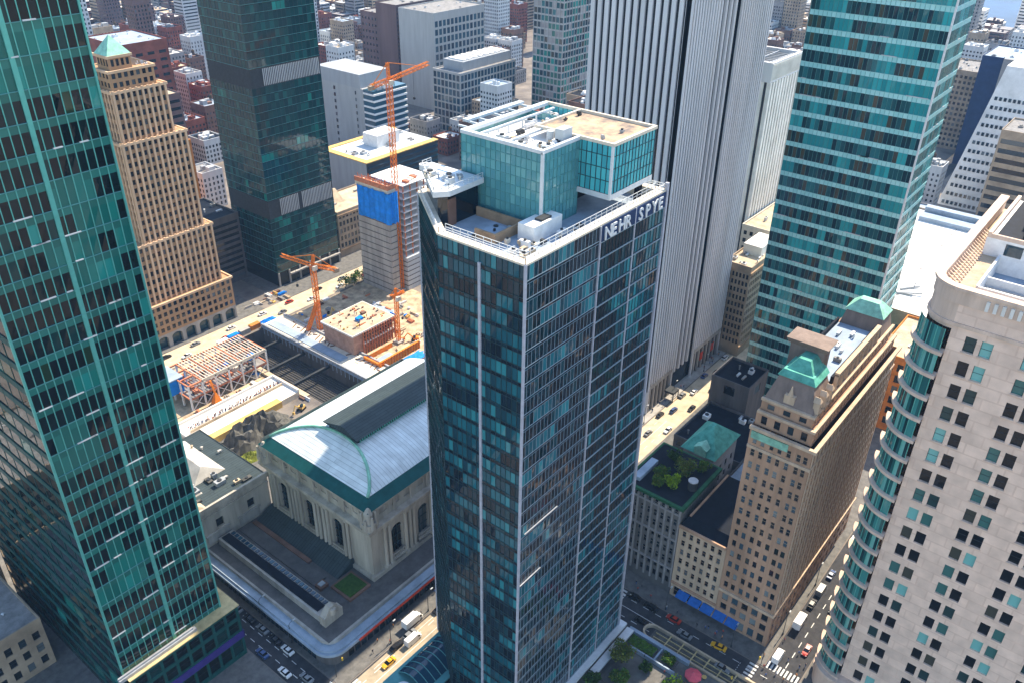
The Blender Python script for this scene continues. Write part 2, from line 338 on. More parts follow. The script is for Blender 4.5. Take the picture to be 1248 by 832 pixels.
def curtain(root, faces, zs, module, sp, vis, spm, mull, probs=(0.6, 0.3, 0.1), mull_w=0.16, sill=0.0, sillm=None, tilt=0.02, seed=1, proud=0.12, run=5, back=(), hm=0.0, flat=(), glint=0.0):
    """glass curtain wall. faces: (p0, p1) with the outside on the right hand; vis: pane materials picked in runs along each floor."""
    rg = random.Random(seed); spb = MB(); mb = MB(); sb = MB()
    for fi, (p0, p1) in enumerate(faces):
        a = Vector((*p0, 0)); b = Vector((*p1, 0)); L = (b-a).length; u = (b-a)/L; n = Vector((u.y, -u.x, 0))
        cnt = max(1, round(L/module))
        for i in range(cnt+1):
            x = a+u*(L*i/cnt)+n*proud/2
            if fi in back: continue
            if fi in flat: x = x-n*(proud/2)
            mb.bar(x+Vector((0, 0, zs[0])), x+Vector((0, 0, zs[-1])), mull_w, .05 if fi in flat else proud+0.06)
    for k in range(len(zs)-1):
        wb = MB(); z0, z1 = zs[k], zs[k+1]
        for fi, (p0, p1) in enumerate(faces):
            a = Vector((*p0, 0)); b = Vector((*p1, 0)); L = (b-a).length; u = (b-a)/L; n = Vector((u.y, -u.x, 0))
            cnt = max(1, round(L/module)); w = L/cnt; st = 0; left = 0
            if fi in back: cnt = 1; w = L
            for i in range(cnt):
                if left <= 0:
                    r = rg.random(); st = 0; acc = 0
                    for j, pr in enumerate(probs):
                        acc += pr
                        if r < acc: st = j; break
                    left = rg.randint(1, run)
                left -= 1
                o = [n*rg.uniform(-tilt, tilt) for _ in range(4)]
                A = a+u*(i*w); B = a+u*((i+1)*w)
                zb = Vector((0, 0, z0+sp)); zt = Vector((0, 0, z1))
                wb.quad(A+zb+o[0], B+zb+o[1], B+zt+o[2], A+zt+o[3], st)
                o = n*0.05
                spb.quad(A+Vector((0, 0, z0))+o, B+Vector((0, 0, z0))+o, B+zb+o, A+zb+o)
            spb.quad(a+zb, a+n*0.05+zb, b+n*0.05+zb, b+zb); 
            if sill and fi not in back:
                q0 = a+n*(0.05+sill/2)+zb; q1 = b+n*(0.05+sill/2)+zb; sb.bar(q0, q1, sill, 0.18)
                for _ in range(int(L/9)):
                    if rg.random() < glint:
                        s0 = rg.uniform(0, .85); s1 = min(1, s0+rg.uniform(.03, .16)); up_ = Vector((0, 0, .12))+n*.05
                        sb.bar(q0.lerp(q1, s0)+up_, q0.lerp(q1, s1)+up_, sill+.12, 0.3, 1)  # pale bars imitate sunlight glinting along the ledge
        wb.build('window_band', vis, root)
        if hm:
            for fi, (p0, p1) in enumerate(faces):
                if fi in back: continue
                a = Vector((*p0, z0)); b = Vector((*p1, z0)); u = (b-a).normalized(); n = Vector((u.y, -u.x, 0))
                mb.bar(a+n*.06, b+n*.06, hm, hm)
    spb.build('spandrel_cladding', spm, root); mb.build('mullion_grid', mull, root)
    if sill: sb.build('ledge_trim_and_glints', [sillm or mull, 'grey_l'], root)
def rect_faces(x0, x1, y0, y1):
    # walk so that the outside is on the right: -Y face goes +X ... ; order: -Y, -X, +Y, +X
    return [((x0, y0), (x1, y0)), ((x0, y1), (x0, y0)), ((x1, y1), (x0, y1)), ((x1, y0), (x1, y1))]
def roof_slab(root, x0, x1, y0, y1, z, m='roof_grey', parapet=1.2, pm='concrete', t=0.5, name='roof'):
    zq = z+.03; b = MB(); b.quad((x0, y0, zq), (x1, y0, zq), (x1, y1, zq), (x0, y1, zq)); b.build(name, m, root)
    if parapet:
        b = MB(); h = z+parapet; zb = z-0.6
        b.box(x0-.05, x1+.05, y0-.05, y0+t, zb, h); b.box(x0-.05, x1+.05, y1-t, y1+.05, zb, h)
        b.box(x0-.05, x0+t, y0+t, y1-t, zb, h); b.box(x1-t, x1+.05, y0+t, y1-t, zb, h)
        b.build('parapet', pm, root)
def clutter(root, x0, x1, y0, y1, z, n, seed, big=1.0, mats=('steel', 'grey_l', 'roof_grey', 'white')):
    """rooftop plant: fan units, vent hoods, ducts, each its own part"""
    rg = random.Random(seed)
    for _ in range(n):
        w, d, h = rg.uniform(1.2, 4)*big, rg.uniform(1.2, 3.5)*big, rg.uniform(.8, 2.4)*big
        w = min(w, (x1-x0)*.6); d = min(d, (y1-y0)*.6)
        x = rg.uniform(x0, x1-w); y = rg.uniform(y0, y1-d); m = rg.choice(mats); t = rg.random(); b = MB()
        if t < 0.5:
            b.box(x, x+w, y, y+d, z+.25, z+h); b.box(x+.2, x+w-.2, y+.2, y+d-.2, z, z+.25)
            b.cyl((x+w/2, y+d/2), min(w, d)*.36, z+h, z+h+.35, 12, 1)
            b.build('fan_unit', [m, 'dark_metal'], root)
        elif t < 0.8:
            b.box(x, x+w, y, y+min(d, 1.0), z+.5, z+1.3)
            for q in (0.1, .5, .9): b.box(x+w*q-.1, x+w*q+.1, y+.2, y+.6, z, z+.5)
            b.bar((x+w, y+.5, z+.9), (x+w+.5, y+.5, z), .8)
            b.build('duct', m, root)
        else:
            b.cyl((x, y), .35*big, z, z+h, 10); b.cyl((x, y), .6*big, z+h, z+h+.3, 10, 0, .2)
            b.build('vent_pipe', m, root)
def railing(root, pts, z, h=1.4, step=2.0, m='steel', name='railing'):
    b = MB()
    for (p, q) in zip(pts[:-1], pts[1:]):
        p = Vector((*p, z)); q = Vector((*q, z)); L = (q-p).length; n = max(1, int(L/step))
        for k in range(n+1):
            c = p+(q-p)*(k/n); b.bar(c, c+Vector((0, 0, h)), .12)
        for hh in (h, h*.55): b.bar(p+Vector((0, 0, hh)), q+Vector((0, 0, hh)), .12)
    return b.build(name, m, root)
def simple_building(name, label, cat, x0, x1, y0, y1, z, wm, rm, floor=4.5, bay=4.0, fw=.55, fh=.55, pane='pane', group=None, limit=0, nclut=3, seed=0, z0=0, depth=.35, parapet=1.2, pm=None, faces=(0, 1), base=1.5):
    root = thing(name, label, cat, (x0, y0, z0), group); w = MB(); wins = []
    fs = rect_faces(x0, x1, y0, y1)
    nf = max(1, int((z-z0-base)/floor))
    rows = even(z0+base, z0+base+nf*floor, nf, fh)
    for i, (p, q) in enumerate(fs):
        L = math.dist(p, q)
        if i in faces: wall_grid(w, p, q, even(.6, L-.6, max(1, round(L/bay)), fw), rows, z0, z, depth, wins)
        else: wall_grid(w, p, q, [], [], z0, z, depth, wins)
    w.build('wall', wm, root)
    place_windows(root, wins, pane, limit)
    roof_slab(root, x0, x1, y0, y1, z, rm, parapet, pm or wm)
    if nclut: clutter(root, x0+1, x1-1, y0+1, y1-1, z, nclut, seed or int(x0*7+y0))
    return root
# ================================================================== SETTING
g = MB(); HX0, HX1, HY0, HY1 = 226, 254, 304, 397
B0, B1 = -1500, 6500
g.quad((B0, B0, 0), (B1, B0, 0), (B1, HY0, 0), (B0, HY0, 0)); g.quad((B0, HY1, 0), (B1, HY1, 0), (B1, B1, 0), (B0, B1, 0))
g.quad((B0, HY0, 0), (HX0, HY0, 0), (HX0, HY1, 0), (B0, HY1, 0)); g.quad((HX1, HY0, 0), (B1, HY0, 0), (B1, HY1, 0), (HX1, HY1, 0))
struct('ground', g, 'ground')
g = MB(); g.quad((HX0, HY0, -9), (HX1, HY0, -9), (HX1, HY1, -9), (HX0, HY1, -9)); struct('rail_yard_floor', g, 'pit')
g = MB()
for p, q in (((HX0, HY0), (HX0, HY1)), ((HX0, HY1), (HX1, HY1)), ((HX1, HY1), (HX1, HY0)), ((HX1, HY0), (HX0, HY0))):
    g.quad((*p, -9), (*q, -9), (*q, 0), (*p, 0))
struct('rail_yard_wall', g, 'concrete_d')
def road(name, x0, x1, y0, y1, m='asphalt', z=.004): 
    b = MB(); b.quad((x0, y0, z), (x1, y0, z), (x1, y1, z), (x0, y1, z)); return struct(name, b, m)
road('street', -100, 900, 152.5, 166); road('street', 219.1, 900, 42, 54.5); road('avenue', 203, 219, -200, 152.4)
road('avenue', 104.5, 115, -100, 152.4); road('avenue', 104.5, 115, 166.1, 398.9)
road('street', 60, 460, 399, 416, 'road_b')
road('street', 282, 620, 152.5, 166, 'road_b', .008); road('street', 118, 281.9, 152.5, 165.4, 'asphalt_sunlit', .008)  # overlay sheets paint sunlight onto the dark street below
road('building_plot', 254.5, 350, 300, 397, 'dirt', .004); road('building_plot', 150, 225.5, 322, 397, 'dirt', .004)
def pave(x0, x1, y0, y1, m='paving'):
    b = MB(); b.box(x0, x1, y0, y1, -.2, .16); return struct('pavement', b, m)
pave(115.5, 225, 166.5, 300); pave(122, 202.5, 60, 152); pave(219.5, 600, 55, 152); pave(219.5, 480, -150, 41.5)
pave(300, 620, 166.6, 240, 'concrete'); pave(20, 104, 160, 330); pave(60, 270, 416.5, 480); pave(285, 460, 416.5, 480)
# painted markings
mk = MB()
def stripe(x0, x1, y0, y1, z=.012): mk.quad((x0, y0, z), (x1, y0, z), (x1, y1, z), (x0, y1, z))
for y in (156, 159.2, 162.5):
    for k in range(0, 30):
        x = 120+k*7
        stripe(x, x+(7 if y == 159.2 else 3.2), y-.12, y+.12)
for y in (163.8,): stripe(128, 280, y-.1, y+.1)
for x in (206.5, 211, 215.5):
    for k in range(0, 30): stripe(x-.12, x+.12, -20+k*5.5, -20+k*5.5+(5.5 if x == 211 else 2.6))
for x in (108, 111.5):
    for k in range(24): stripe(x-.12, x+.12, 172+k*5, 174.6+k*5)
for k in range(40): stripe(224+k*6, 227+k*6, 48.1, 48.4)
for i in range(9):   # zebra crossings
    stripe(104.9+i*1.15, 105.5+i*1.15, 168, 172); stripe(203.6+i*1.75, 204.5+i*1.75, 56, 59.5); stripe(203.6+i*1.75, 204.5+i*1.75, 37, 40.6)
    stripe(219.8, 223.4, 42.6+i*1.35, 43.3+i*1.35); stripe(203.4+i*1.75, 204.3+i*1.75, 112, 116)
    stripe(117.4, 121.5, 153.1+i*1.45, 153.9+i*1.45); stripe(99, 103, 153.1+i*1.45, 153.9+i*1.45)
for k in range(7): stripe(208+k*1.2, 208.6+k*1.2, 62, 62.2)
mk.build('road_markings', 'mark', kind='structure')
tr = MB()
for y in range(0, 8):
    x = 228+y*3.3
    for d in (-.75, .75): tr.box(x+d-.1, x+d+.1, HY0+1, HY1-1, -8.98, -8.6)
tr.build('rail_tracks', 'rock', kind='structure')
road('river', 1560, 2500, -600, 540, 'water', .5)

# ================================================================== LEFT GREEN GLASS TOWER
t = thing('glass_tower', 'bright green glass skyscraper at the left edge with pale vertical mullions', 'skyscraper', (63, 209, 0))
fl = 7.25; zs = [25.3+fl*k for k in range(32)]
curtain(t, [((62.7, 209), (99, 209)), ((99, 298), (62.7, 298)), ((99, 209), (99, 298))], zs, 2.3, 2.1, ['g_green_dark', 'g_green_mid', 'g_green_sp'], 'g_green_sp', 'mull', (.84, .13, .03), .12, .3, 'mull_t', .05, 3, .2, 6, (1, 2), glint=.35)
zl = [fl*k-4 for k in range(37)]
curtain(t, [((62.7, 298), (62.7, 209))], zl, 6.2, 2.4, ['g_green_dark', 'g_green_mid'], 'podium_green', 'podium_green', (.95, .05), .25, .2, 'podium_green', .05, 4, .06, 2)  # left face in darker materials, its shade put into the colours
b = MB(); b.box(80.7, 81.9, 208.6, 209.2, 25.3, zs[-1]); b.box(62.3, 62.9, 208.6, 209.3, 25.3, zs[-1]); b.box(98.9, 99.4, 208.6, 209.4, 25.3, zs[-1])
b.build('corner_pilaster', 'mull', t)
b = MB(); b.box(62.7, 99, 209, 298, zs[-1], zs[-1]+.6); b.build('roof', 'roof_dark', t)
# podium
pw = MB(); wins = []
for p, q in rect_faces(63.2, 103.4, 205, 299):
    L = math.dist(p, q); wall_grid(pw, p, q, even(.5, L-.5, round(L/5), .8), [(2, 8.5), (13, 18), (19.5, 23.6)], 0, 25, .5, wins)
pw.build('podium_wall', 'podium_green', t); place_windows(t, wins, 'g_green_dark', 60)
b = MB(); b.box(62.4, 103.8, 204.6, 209, 24.9, 25.3); b.box(99, 103.8, 209, 299, 24.9, 25.3); b.build('podium_ledge', 'gold', t)
b = MB(); b.box(63.2, 103.7, 204.6, 205.0, 9.2, 12.2); b.box(103.4, 103.8, 204.6, 297, 9.2, 12.2); b.build('fascia_band', 'purple', t)
b = MB(); b.box(60, 88, 205.8, 207.2, 25.3, 26.6); b.box(60, 87, 206.2, 206.8, 26.6, 27.4); b.build('duct', 'steel', t)
# old stone building peeking out behind it
simple_building('stone_building', 'sunlit beige stone block in the bottom left corner behind the green tower', 'building', 18, 61.5, 301, 350, 46, 'brick_t', 'roof_grey', 6, 5, .5, .6, limit=40)
simple_building('low_stone_building', 'beige low stone block in front of the bottom left tower base', 'building', 18, 57, 255, 299, 22, 'brick_t', 'roof_grey', 6, 5, .5, .6, limit=20)

# ================================================================== CENTRE TOWER
ct = thing('office_tower', 'dark blue green glass office tower in the centre with a rooftop sign and glass penthouse', 'skyscraper', (135, 104, 0))
ZT = 177.6; fl = 4.62; n = 37; zs = [6.6+fl*k for k in range(38)]
ZT = zs[-1]
F_right = [((135, 104), (168 - 3.2, 104))]; F_right2 = [((164.8, 104), (197, 104))]
F_left = [((135, 131), (135, 104)), ((152, 154), (135, 131))]
curtain(ct, F_right, zs, 1.55, .75, ['g_navy', 'g_navy_mid'], 'g_navy', 'band', (.72, .28), .05, .1, 'band', .05, 11, .05, 12, (), .08)
curtain(ct, [((197, 104), (197, 154)), ((197, 154), (152, 154))], [zs[0], zs[-1]], 50, .75, ['g_navy'], 'g_navy', 'mull_d', (1,), .05, 0, None, .02, 13, .05, 12, ())
curtain(ct, F_left, zs, 1.7, 1.1, ['g_navy', 'g_navy_mid'], 'g_navy', 'mull_d', (.42, .58), .1, .1, 'mull_d', .05, 12, .1, 10, (), .14)
# right bay: white framed
zz = zs
for k in range(len(zz)-1):
    wb = MB(); st = 0; left = 0
    for i in range(20):
        if left <= 0: st = 1 if rnd.random() < (.34 if k > 3 else .7) else 0; left = rnd.randint(3, 12)
        left -= 1; a = 164.8+i*32.2/20; c = a+32.2/20
        o = [rnd.uniform(-.03, .03) for _ in range(4)]
        z0, z1 = zz[k]+.5, zz[k+1]
        if k == len(zz)-2: st = 0
        wb.quad((a, 104+o[0], z0), (c, 104+o[1], z0), (c, 104+o[2], z1), (a, 104+o[3], z1), st)
    wb.build('window_band', ['g_navy', 'g_navy_mid'], ct)
b = MB()
for k in range(len(zz)-1): b.box(164.8, 196.9, 103.72, 104.05, zz[k]-.02, zz[k]+.24)
b.build('floor_band', 'band', ct)
b = MB()
for i in range(21):
    x = 164.8+i*32.2/20; b.box(x-.05, x+.05, 103.86, 104.04, zs[0], zs[-1]-fl)
b.build('mullion_grid', 'mull_d', ct)
b = MB()
for x in (164.9, 181.2): b.box(x-.2, x+.2, 103.6, 104.1, zs[0], zs[-1])
b.box(196.5, 197.4, 103.45, 104.4, zs[0], zs[-1]+2.4)
b.box(134.72, 135.3, 103.7, 104.28, zs[0], zs[-1]+.5)
b.box(134.6, 135.1, 117.1, 117.9, zs[0], zs[-1]-3)
b.bar((152, 154, zs[0]), (152, 154, zs[-1]), .6)
b.build('corner_mullion', 'strip', ct)
# steel bars painting streaks of reflected glare onto the glass face
b = MB(); b.bar((137, 103.75, 96), (152, 103.7, 96), .35, .2); b.bar((135.4, 103.75, 77.3), (145, 103.75, 77.3), .35, .2)
b.build('glare_streak', 'steel', ct)
# parapet ring and deck
poly = [(135, 104), (197, 104), (197, 154), (152, 154), (135, 131)]
def inset(poly, d):
    n = len(poly); out = []
    for i in range(n):
        p0, p1, p2 = Vector(poly[i-1]), Vector(poly[i]), Vector(poly[(i+1) % n])
        a = (p1-p0).normalized(); c = (p2-p1).normalized(); na = Vector((-a.y, a.x)); nc = Vector((-c.y, c.x))
        k = (na+nc)/(1+na.dot(nc)); out.append(tuple(p1+k*d))
    return out
pin = inset(poly, 2.2); pout = inset(poly, -.12); PN = len(poly)
b = MB()
for i in range(PN):
    j = (i+1) % PN
    A, Bq, C, Dq = pout[i], pout[j], pin[j], pin[i]
    b.quad((*A, ZT+.5), (*Bq, ZT+.5), (*C, ZT+.5), (*Dq, ZT+.5)); b.quad((*A, ZT), (*Bq, ZT), (*Bq, ZT+.5), (*A, ZT+.5)); b.quad((*Dq, ZT+.5), (*C, ZT+.5), (*C, ZT-4), (*Dq, ZT-4))
    b.quad((*Bq, ZT), (*A, ZT), (*Dq, ZT), (*C, ZT))
b.build('parapet', 'cream', ct)
b = MB(); b.add([(*p, ZT-2.6) for p in pin], [tuple(range(PN))]); b.build('roof', 'roof_blue', ct)
ring = [pin[4], pin[0], pin[1], pin[2]]
railing(ct, ring, ZT+.5, 1.9, 2.4, 'mull_w'); railing(ct, [inset(poly, .4)[i] for i in (3, 4, 0, 1, 2)], ZT+.5, 1.5, 1.6, 'white')
# penthouse left block, right block
curtain(ct, [((157.5, 143), (157.5, 117)), ((157.5, 117), (173, 117)), ((185, 143), (157.5, 143)), ((185, 124), (185, 143))], [ZT-2.6]+[ZT-.2+2.54*k for k in range(8)], 1.6, .12, ['g_pent_l'], 'g_pent_l', 'mull_t', (1,), .13, 0, None, .05, 21, .1, 5, (), .14)
curtain(ct, [((173, 124), (173, 107)), ((173, 107), (193, 107)), ((193, 107), (193, 143))], [ZT+5, ZT+8.4, ZT+11.6, ZT+14.8, ZT+17.6], 1.55, .12, ['g_pent'], 'g_pent', 'mull_d', (1,), .16, 0, None, .03, 22, .12, 5, (), .16)
b = MB(); b.box(157.2, 157.8, 116.6, 117.3, ZT-2.6, ZT+17.6); b.box(172.6, 173.2, 106.7, 107.3, ZT+4, ZT+17.6); b.build('corner_mullion', 'mull_w', ct)
b = MB(); b.box(172.8, 193.2, 106.8, 143, ZT+3.6, ZT+5); b.build('soffit_slab', 'mull_w', ct)
b = MB(); b.box(175, 191, 123, 142, ZT-2.6, ZT+3.6); b.box(190, 191.5, 108.5, 110, ZT-2.6, ZT+3.6); b.build('void_shade_and_column', 'roof_dark', ct)  # dark solid paints the shaded void below the penthouse, beside one column
zr = ZT+17.6
b = MB(); b.quad((173, 107, zr), (193, 107, zr), (193, 131, zr), (173, 131, zr)); b.build('penthouse_roof', 'pent_roof', ct)
b = MB(); b.box(172.7, 193.3, 106.6, 107.4, zr-.1, zr+.7); b.box(192.6, 193.3, 107.4, 143, zr-.1, zr+.7); b.box(172.7, 173.4, 107.4, 131, zr-.1, zr+.7); b.box(173.4, 192.6, 130.4, 131, zr-.1, zr+.7)
b.build('roof_edge', 'cream', ct)
b = MB(); b.quad((157.5, 117, zr-2.2), (192.6, 117, zr-2.2), (192.6, 143, zr-2.2), (157.5, 143, zr-2.2)); b.build('penthouse_well', 'roof_white', ct)
b = MB(); b.box(157.2, 158.5, 116.7, 143.2, zr-.3, zr+.6); b.box(158.5, 173, 116.7, 117.6, zr-.3, zr+.6); b.box(158.5, 193, 141.6, 143.2, zr-.3, zr+.6); b.box(165, 189, 147.5, 149.2, zr-.2, zr+.5); b.build('roof_edge', 'mull_w', ct)
b = MB()
for x in (162, 166, 170, 176, 182, 188): b.box(x-.2, x+.2, 143.2, 148, zr-.6, zr-.1); b.box(x-.15, x+.15, 137.5, 137.9, zr-2.2, zr+.4)
b.box(159, 190, 137.4, 138, zr, zr+.5); b.box(159, 175, 128.6, 129.2, zr-.4, zr+.2)
b.build('gantry_rail', 'mull_w', ct)
clutter(ct, 159, 171, 119, 136, zr-2.2, 16, 5, .9, ('white', 'grey_l', 'roof_tan', 'mull_w')); clutter(ct, 158.5, 172, 118, 137, zr-2.2, 16, 51, .55, ('dark_metal', 'grey', 'steel', 'roof_tan')); clutter(ct, 174, 192, 108, 130, zr, 5, 52, .35, ('grey', 'dark_metal')); clutter(ct, 139, 168, 106.5, 128, zd if False else ZT-2.6, 14, 53, .6, ('grey', 'dark_metal', 'steel', 'cream')); clutter(ct, 175, 191, 133, 141, zr-2.2, 9, 6, .9, ('white', 'roof_tan', 'grey_l'))
b = MB(); b.box(168.5, 172.4, 119, 121.5, zr-2.2, zr+2.6); b.cyl((170, 124), 1, zr-2.2, zr+1.2); b.build('stair_hut', 'grey_l', ct)
# rooftop boxes on the deck
zd = ZT-2.6
b = MB(); b.box(150.5, 162, 113.6, 118.6, zd, zd+4.2) ; b.build('plant_room', 'white', ct)
b = MB(); b.box(154.6, 158.6, 114.4, 116.6, zd+4.2, zd+4.7); b.build('roof_hatch', 'dark_metal', ct)
b = MB(); b.box(144, 155.6, 120.4, 121, zd, zd+2.5); b.box(144, 144.6, 121, 127, zd, zd+2.5); b.box(155, 155.6, 121, 136, zd, zd+2.5); b.build('wind_screen', 'tan_d', ct)
b = MB(); b.box(146.2, 152, 121.8, 127.2, zd, zd+1.1); b.box(148, 148.6, 124, 124.4, zd+1.1, zd+1.8, 1); b.build('skylight', ['roof_blue', 'dark_metal'], ct)
clutter(ct, 156, 168, 106.5, 112, zd, 6, 15, .8, ('white', 'grey_l', 'roof_tan')); clutter(ct, 141, 150, 108, 120, zd, 7, 16, .8, ('white', 'grey_l', 'roof_tan'))
# raised corner canopy; a dark block paints the shaded void beneath it
cpoly = [(147.5, 137), (156.8, 134), (157, 153), (152.2, 153)]
b = MB(); b.prism([(140.4, 137.2), (143.6, 134.6), (156.5, 134.6), (156.5, 153), (152.6, 153)], ZT+6.2, ZT+7.6); b.build('corner_canopy', 'mull_w', ct)
b = MB(); b.prism([(143.2, 138.4), (145, 136.6), (156.4, 136.6), (156.4, 152), (153, 151.6)], zd, ZT+6.2); b.build('canopy_void_shade', 'g_navy', ct)
b = MB(); b.box(144.8, 147.6, 136.2, 136.55, zd, ZT+4.6); b.build('door', 'brick_b', ct)
railing(ct, [(156.4, 134.9), (143.7, 134.9), (140.8, 137.2), (152.6, 152.6), (156.2, 152.8)], ZT+7.6, 1.3, 1.6, 'mull_w')
clutter(ct, 146, 155, 137, 149, ZT+7.6, 13, 31, .7, ('steel', 'white', 'cream', 'grey_l'))
b = MB()
for k in range(10):
    a = R(36*k); b.bar((152.2+1.1*math.cos(a), 151.4+1.1*math.sin(a), ZT+7.8), (152.2+1.1*math.cos(a+R(36)), 151.4+1.1*math.sin(a+R(36)), ZT+7.8), .6, 1.4)
b.build('dish_ring', 'white', ct)
# sign letters on the right face
def letters(txt, x, z, h, root, m, adv, y):
    cu = bpy.data.curves.new('letter', 'FONT'); 
    for ch in txt:
        cu = bpy.data.curves.new('letter', 'FONT'); cu.body = ch; cu.size = h*1.38; cu.extrude = .15; cu.offset = 0.1; cu.resolution_u = 2
        tmp = bpy.data.objects.new('letter', cu); col.objects.link(tmp)
        dg = bpy.context.evaluated_depsgraph_get(); me = bpy.data.meshes.new_from_object(tmp.evaluated_get(dg)); me.name = 'letter'
        bpy.data.objects.remove(tmp); me.materials.clear(); me.materials.append(M[m])
        me.transform(Matrix.Rotation(R(90), 4, 'X'))
        o = bpy.data.objects.new('letter', me); col.objects.link(o); o.parent = root; o.location = Vector((x, y, z))-parent_world(root)
        x += adv
b = MB(); b.box(165.4, 196.3, 103.62, 103.98, ZT-fl+.3, ZT-.1); b.build('sign_panel', 'navy', ct)
letters('NEHR', 166.2, ZT-fl+.65, 3.4, ct, 'mull_w', 3.2, 103.48); letters('SPYE', 182.4, ZT-fl+.65, 3.4, ct, 'mull_w', 3.3, 103.48)
# base ledge
b = MB(); b.box(133.5, 199.5, 101.5, 103.9, 5.6, 6.6); b.box(197.2, 199.5, 103.9, 154, 5.6, 6.6); b.build('base_ledge', 'mull_w', ct)
b = MB(); b.prism([(135.3, 104.3), (196.8, 104.3), (196.8, 153.8), (152.2, 153.8), (135.3, 130.8)], 0, 6.6); b.build('lobby', 'g_navy', ct)
b = MB(); b.box(174, 200, 98.6, 101.5, 3.4, 4.2); b.build('entrance_canopy', 'mull_w', ct)

# ================================================================== DARK GREEN TOWER (back left)
t = thing('dark_glass_tower', 'dark bottle green glass tower with two grey louvre bands left of the tall crane', 'skyscraper', (295, 433, 0))
zs = [10+5.0*k for k in range(46)]
zs1 = [z for z in zs if z <= 47.6]+[48]; zs2 = [60]+[60+5.0*k for k in range(1, 15)]; zs3 = [141+5*k for k in range(19)]
for zz, sd in ((zs1, 1), (zs2, 2), (zs3, 3)):
    curtain(t, rect_faces(295, 347, 433, 475), zz, 3.0, .55, ['g_dkgreen', 'g_green_mid'], 'g_green_dark', 'mull_d', (.97, .03), .12, .1, 'mull_t', .03, 40+sd, .1, 3, (2, 3))
for z0, z1 in ((48, 60), (130, 141)):
    b = MB(); b.box(295, 347, 433, 475, z0, z1); b.build('louvre_band', 'dark_metal', t)
    b = MB()
    for k in range(35):
        if (k//12) == 1 and z0 == 48 and k % 12 < 2: continue
        x = 304+k*1.25
        if x < 346: b.box(x, x+.4, 432.6, 433, z0+.6, z1-.6)
    b.build('louvre_fins', 'grey_l', t)
b = MB(); b.box(295.4, 346.6, 433.4, 474.6, 0, 10); b.build('lobby', 'g_green_dark', t)
b = MB()
for k in range(7): b.box(295+k*8.6, 296+k*8.6, 432.4, 433.4, 0, 10)
b.box(304, 347, 431, 433, 6.6, 7.6); b.build('lobby_frame', 'concrete', t)
b = MB(); b.box(295, 347, 433, 475, 231, 231.6); b.build('roof', 'roof_dark', t)

# ================================================================== ART DECO TOWER
t = thing('art_deco_tower', 'tan brick art deco tower with stepped top and pale green pyramid roof', 'skyscraper', (190, 419, 0))
w = MB(); wins = []
def block(x0, x1, y0, y1, z0, z1, bay, floor, fw=.6, fh=.58, faces=(0, 1), base=.6):
    nf = max(1, round((z1-z0-base)/floor)); fl = (z1-z0-base)/nf
    rows = even(z0+base, z1, nf, fh)
    for i, (p, q) in enumerate(rect_faces(x0, x1, y0, y1)):
        L = math.dist(p, q)
        wall_grid(w, p, q, even(.6, L-.6, max(1, round(L/bay)), fw) if i in faces else [], rows if i in faces else [], z0, z1, .4, wins)
    w.quad((x0, y0, z1), (x1, y0, z1), (x1, y1, z1), (x0, y1, z1))
block(180, 252.5, 420, 470, 9, 28, 3.6, 4.7, .6, .6)
block(194, 248, 423, 466, 28, 64, 3.3, 4.8)
block(206, 243.5, 424, 462, 64, 120, 3.3, 4.8)
block(208, 238, 426, 456, 120, 146, 3.4, 4.8)
block(209.5, 234, 427.5, 452, 146, 155.5, 3.6, 4.6)
block(212, 224, 430, 442, 155.5, 162, 3, 5)
block(201, 207.5, 440, 470, 64, 150, 3.3, 4.8); block(208.5, 240, 456.5, 472, 120, 150, 3.3, 4.8)
w.build('wall', 'tan', t)
pr = MB()     # brick piers proud of the wall
for (x0, x1, y, z0, z1, nb) in ((194, 248, 423, 28, 64, 16), (206, 243.5, 424, 64, 120, 11), (208, 238, 426, 120, 146, 9)):
    L = (x1-x0-1.2)/nb
    for i in range(nb+1): pr.box(x0+.6+i*L-.55, x0+.6+i*L+.55, y-.75, y+.02, z0+.3, z1+.8)
for (y0, y1, x, z0, z1, nb) in ((424, 462, 206, 64, 120, 11), (426, 456, 208, 120, 146, 9)):
    L = (y1-y0-1.2)/nb
    for i in range(nb+1): pr.box(x-.45, x+.02, y0+.6+i*L-.5, y0+.6+i*L+.5, z0+.3, z1+.8)
pr.build('pier', 'tan_p', t)
tr = MB()
for (x0, x1, y0, z) in ((180, 252.5, 420, 27.4), (194, 248, 423, 63), (206, 243.5, 424, 119), (208, 238, 426, 145), (209.5, 234, 427.5, 154.8), (212, 224, 430, 161.4)):
    tr.box(x0-.8, x1+.8, y0-.8, y0+.1, z, z+1.3); tr.box(x0-.8, x0+.1, y0+.1, y0+26, z, z+1.3); tr.box(x1-.1, x1+.8, y0+.1, y0+26, z, z+1.3)
tr.build('cornice', 'tan_p', t)
place_windows(t, wins, 'pane', 100)
b = MB(); b.prism([(211.5, 429.5), (224.5, 429.5), (224.5, 442.5), (211.5, 442.5)], 162.6, 171.5, poly2=[(217.9, 435.9), (218.1, 435.9), (218.1, 436.1), (217.9, 436.1)]); b.build('pyramid_roof', 'copper_l', t)
b = MB(); b.prism([(200.5, 446), (212, 446), (212, 471), (200.5, 471)], 150.2, 159, poly2=[(205, 450), (207, 450), (207, 466), (205, 466)]); b.build('hipped_roof', 'copper', t)
b = MB(); b.cyl((222.5, 448), 1.7, 155.5, 163, 10); b.cyl((222.5, 448), 1.9, 163, 165, 10, 0, .1); b.build('water_tank', 'brick_b', t)
clutter(t, 225, 233, 430, 440, 155.5, 5, 8, .7); clutter(t, 238, 242, 428, 440, 120, 5, 9, .5, ('white', 'grey_l')); clutter(t, 244, 248, 426, 440, 64, 4, 9, .5)
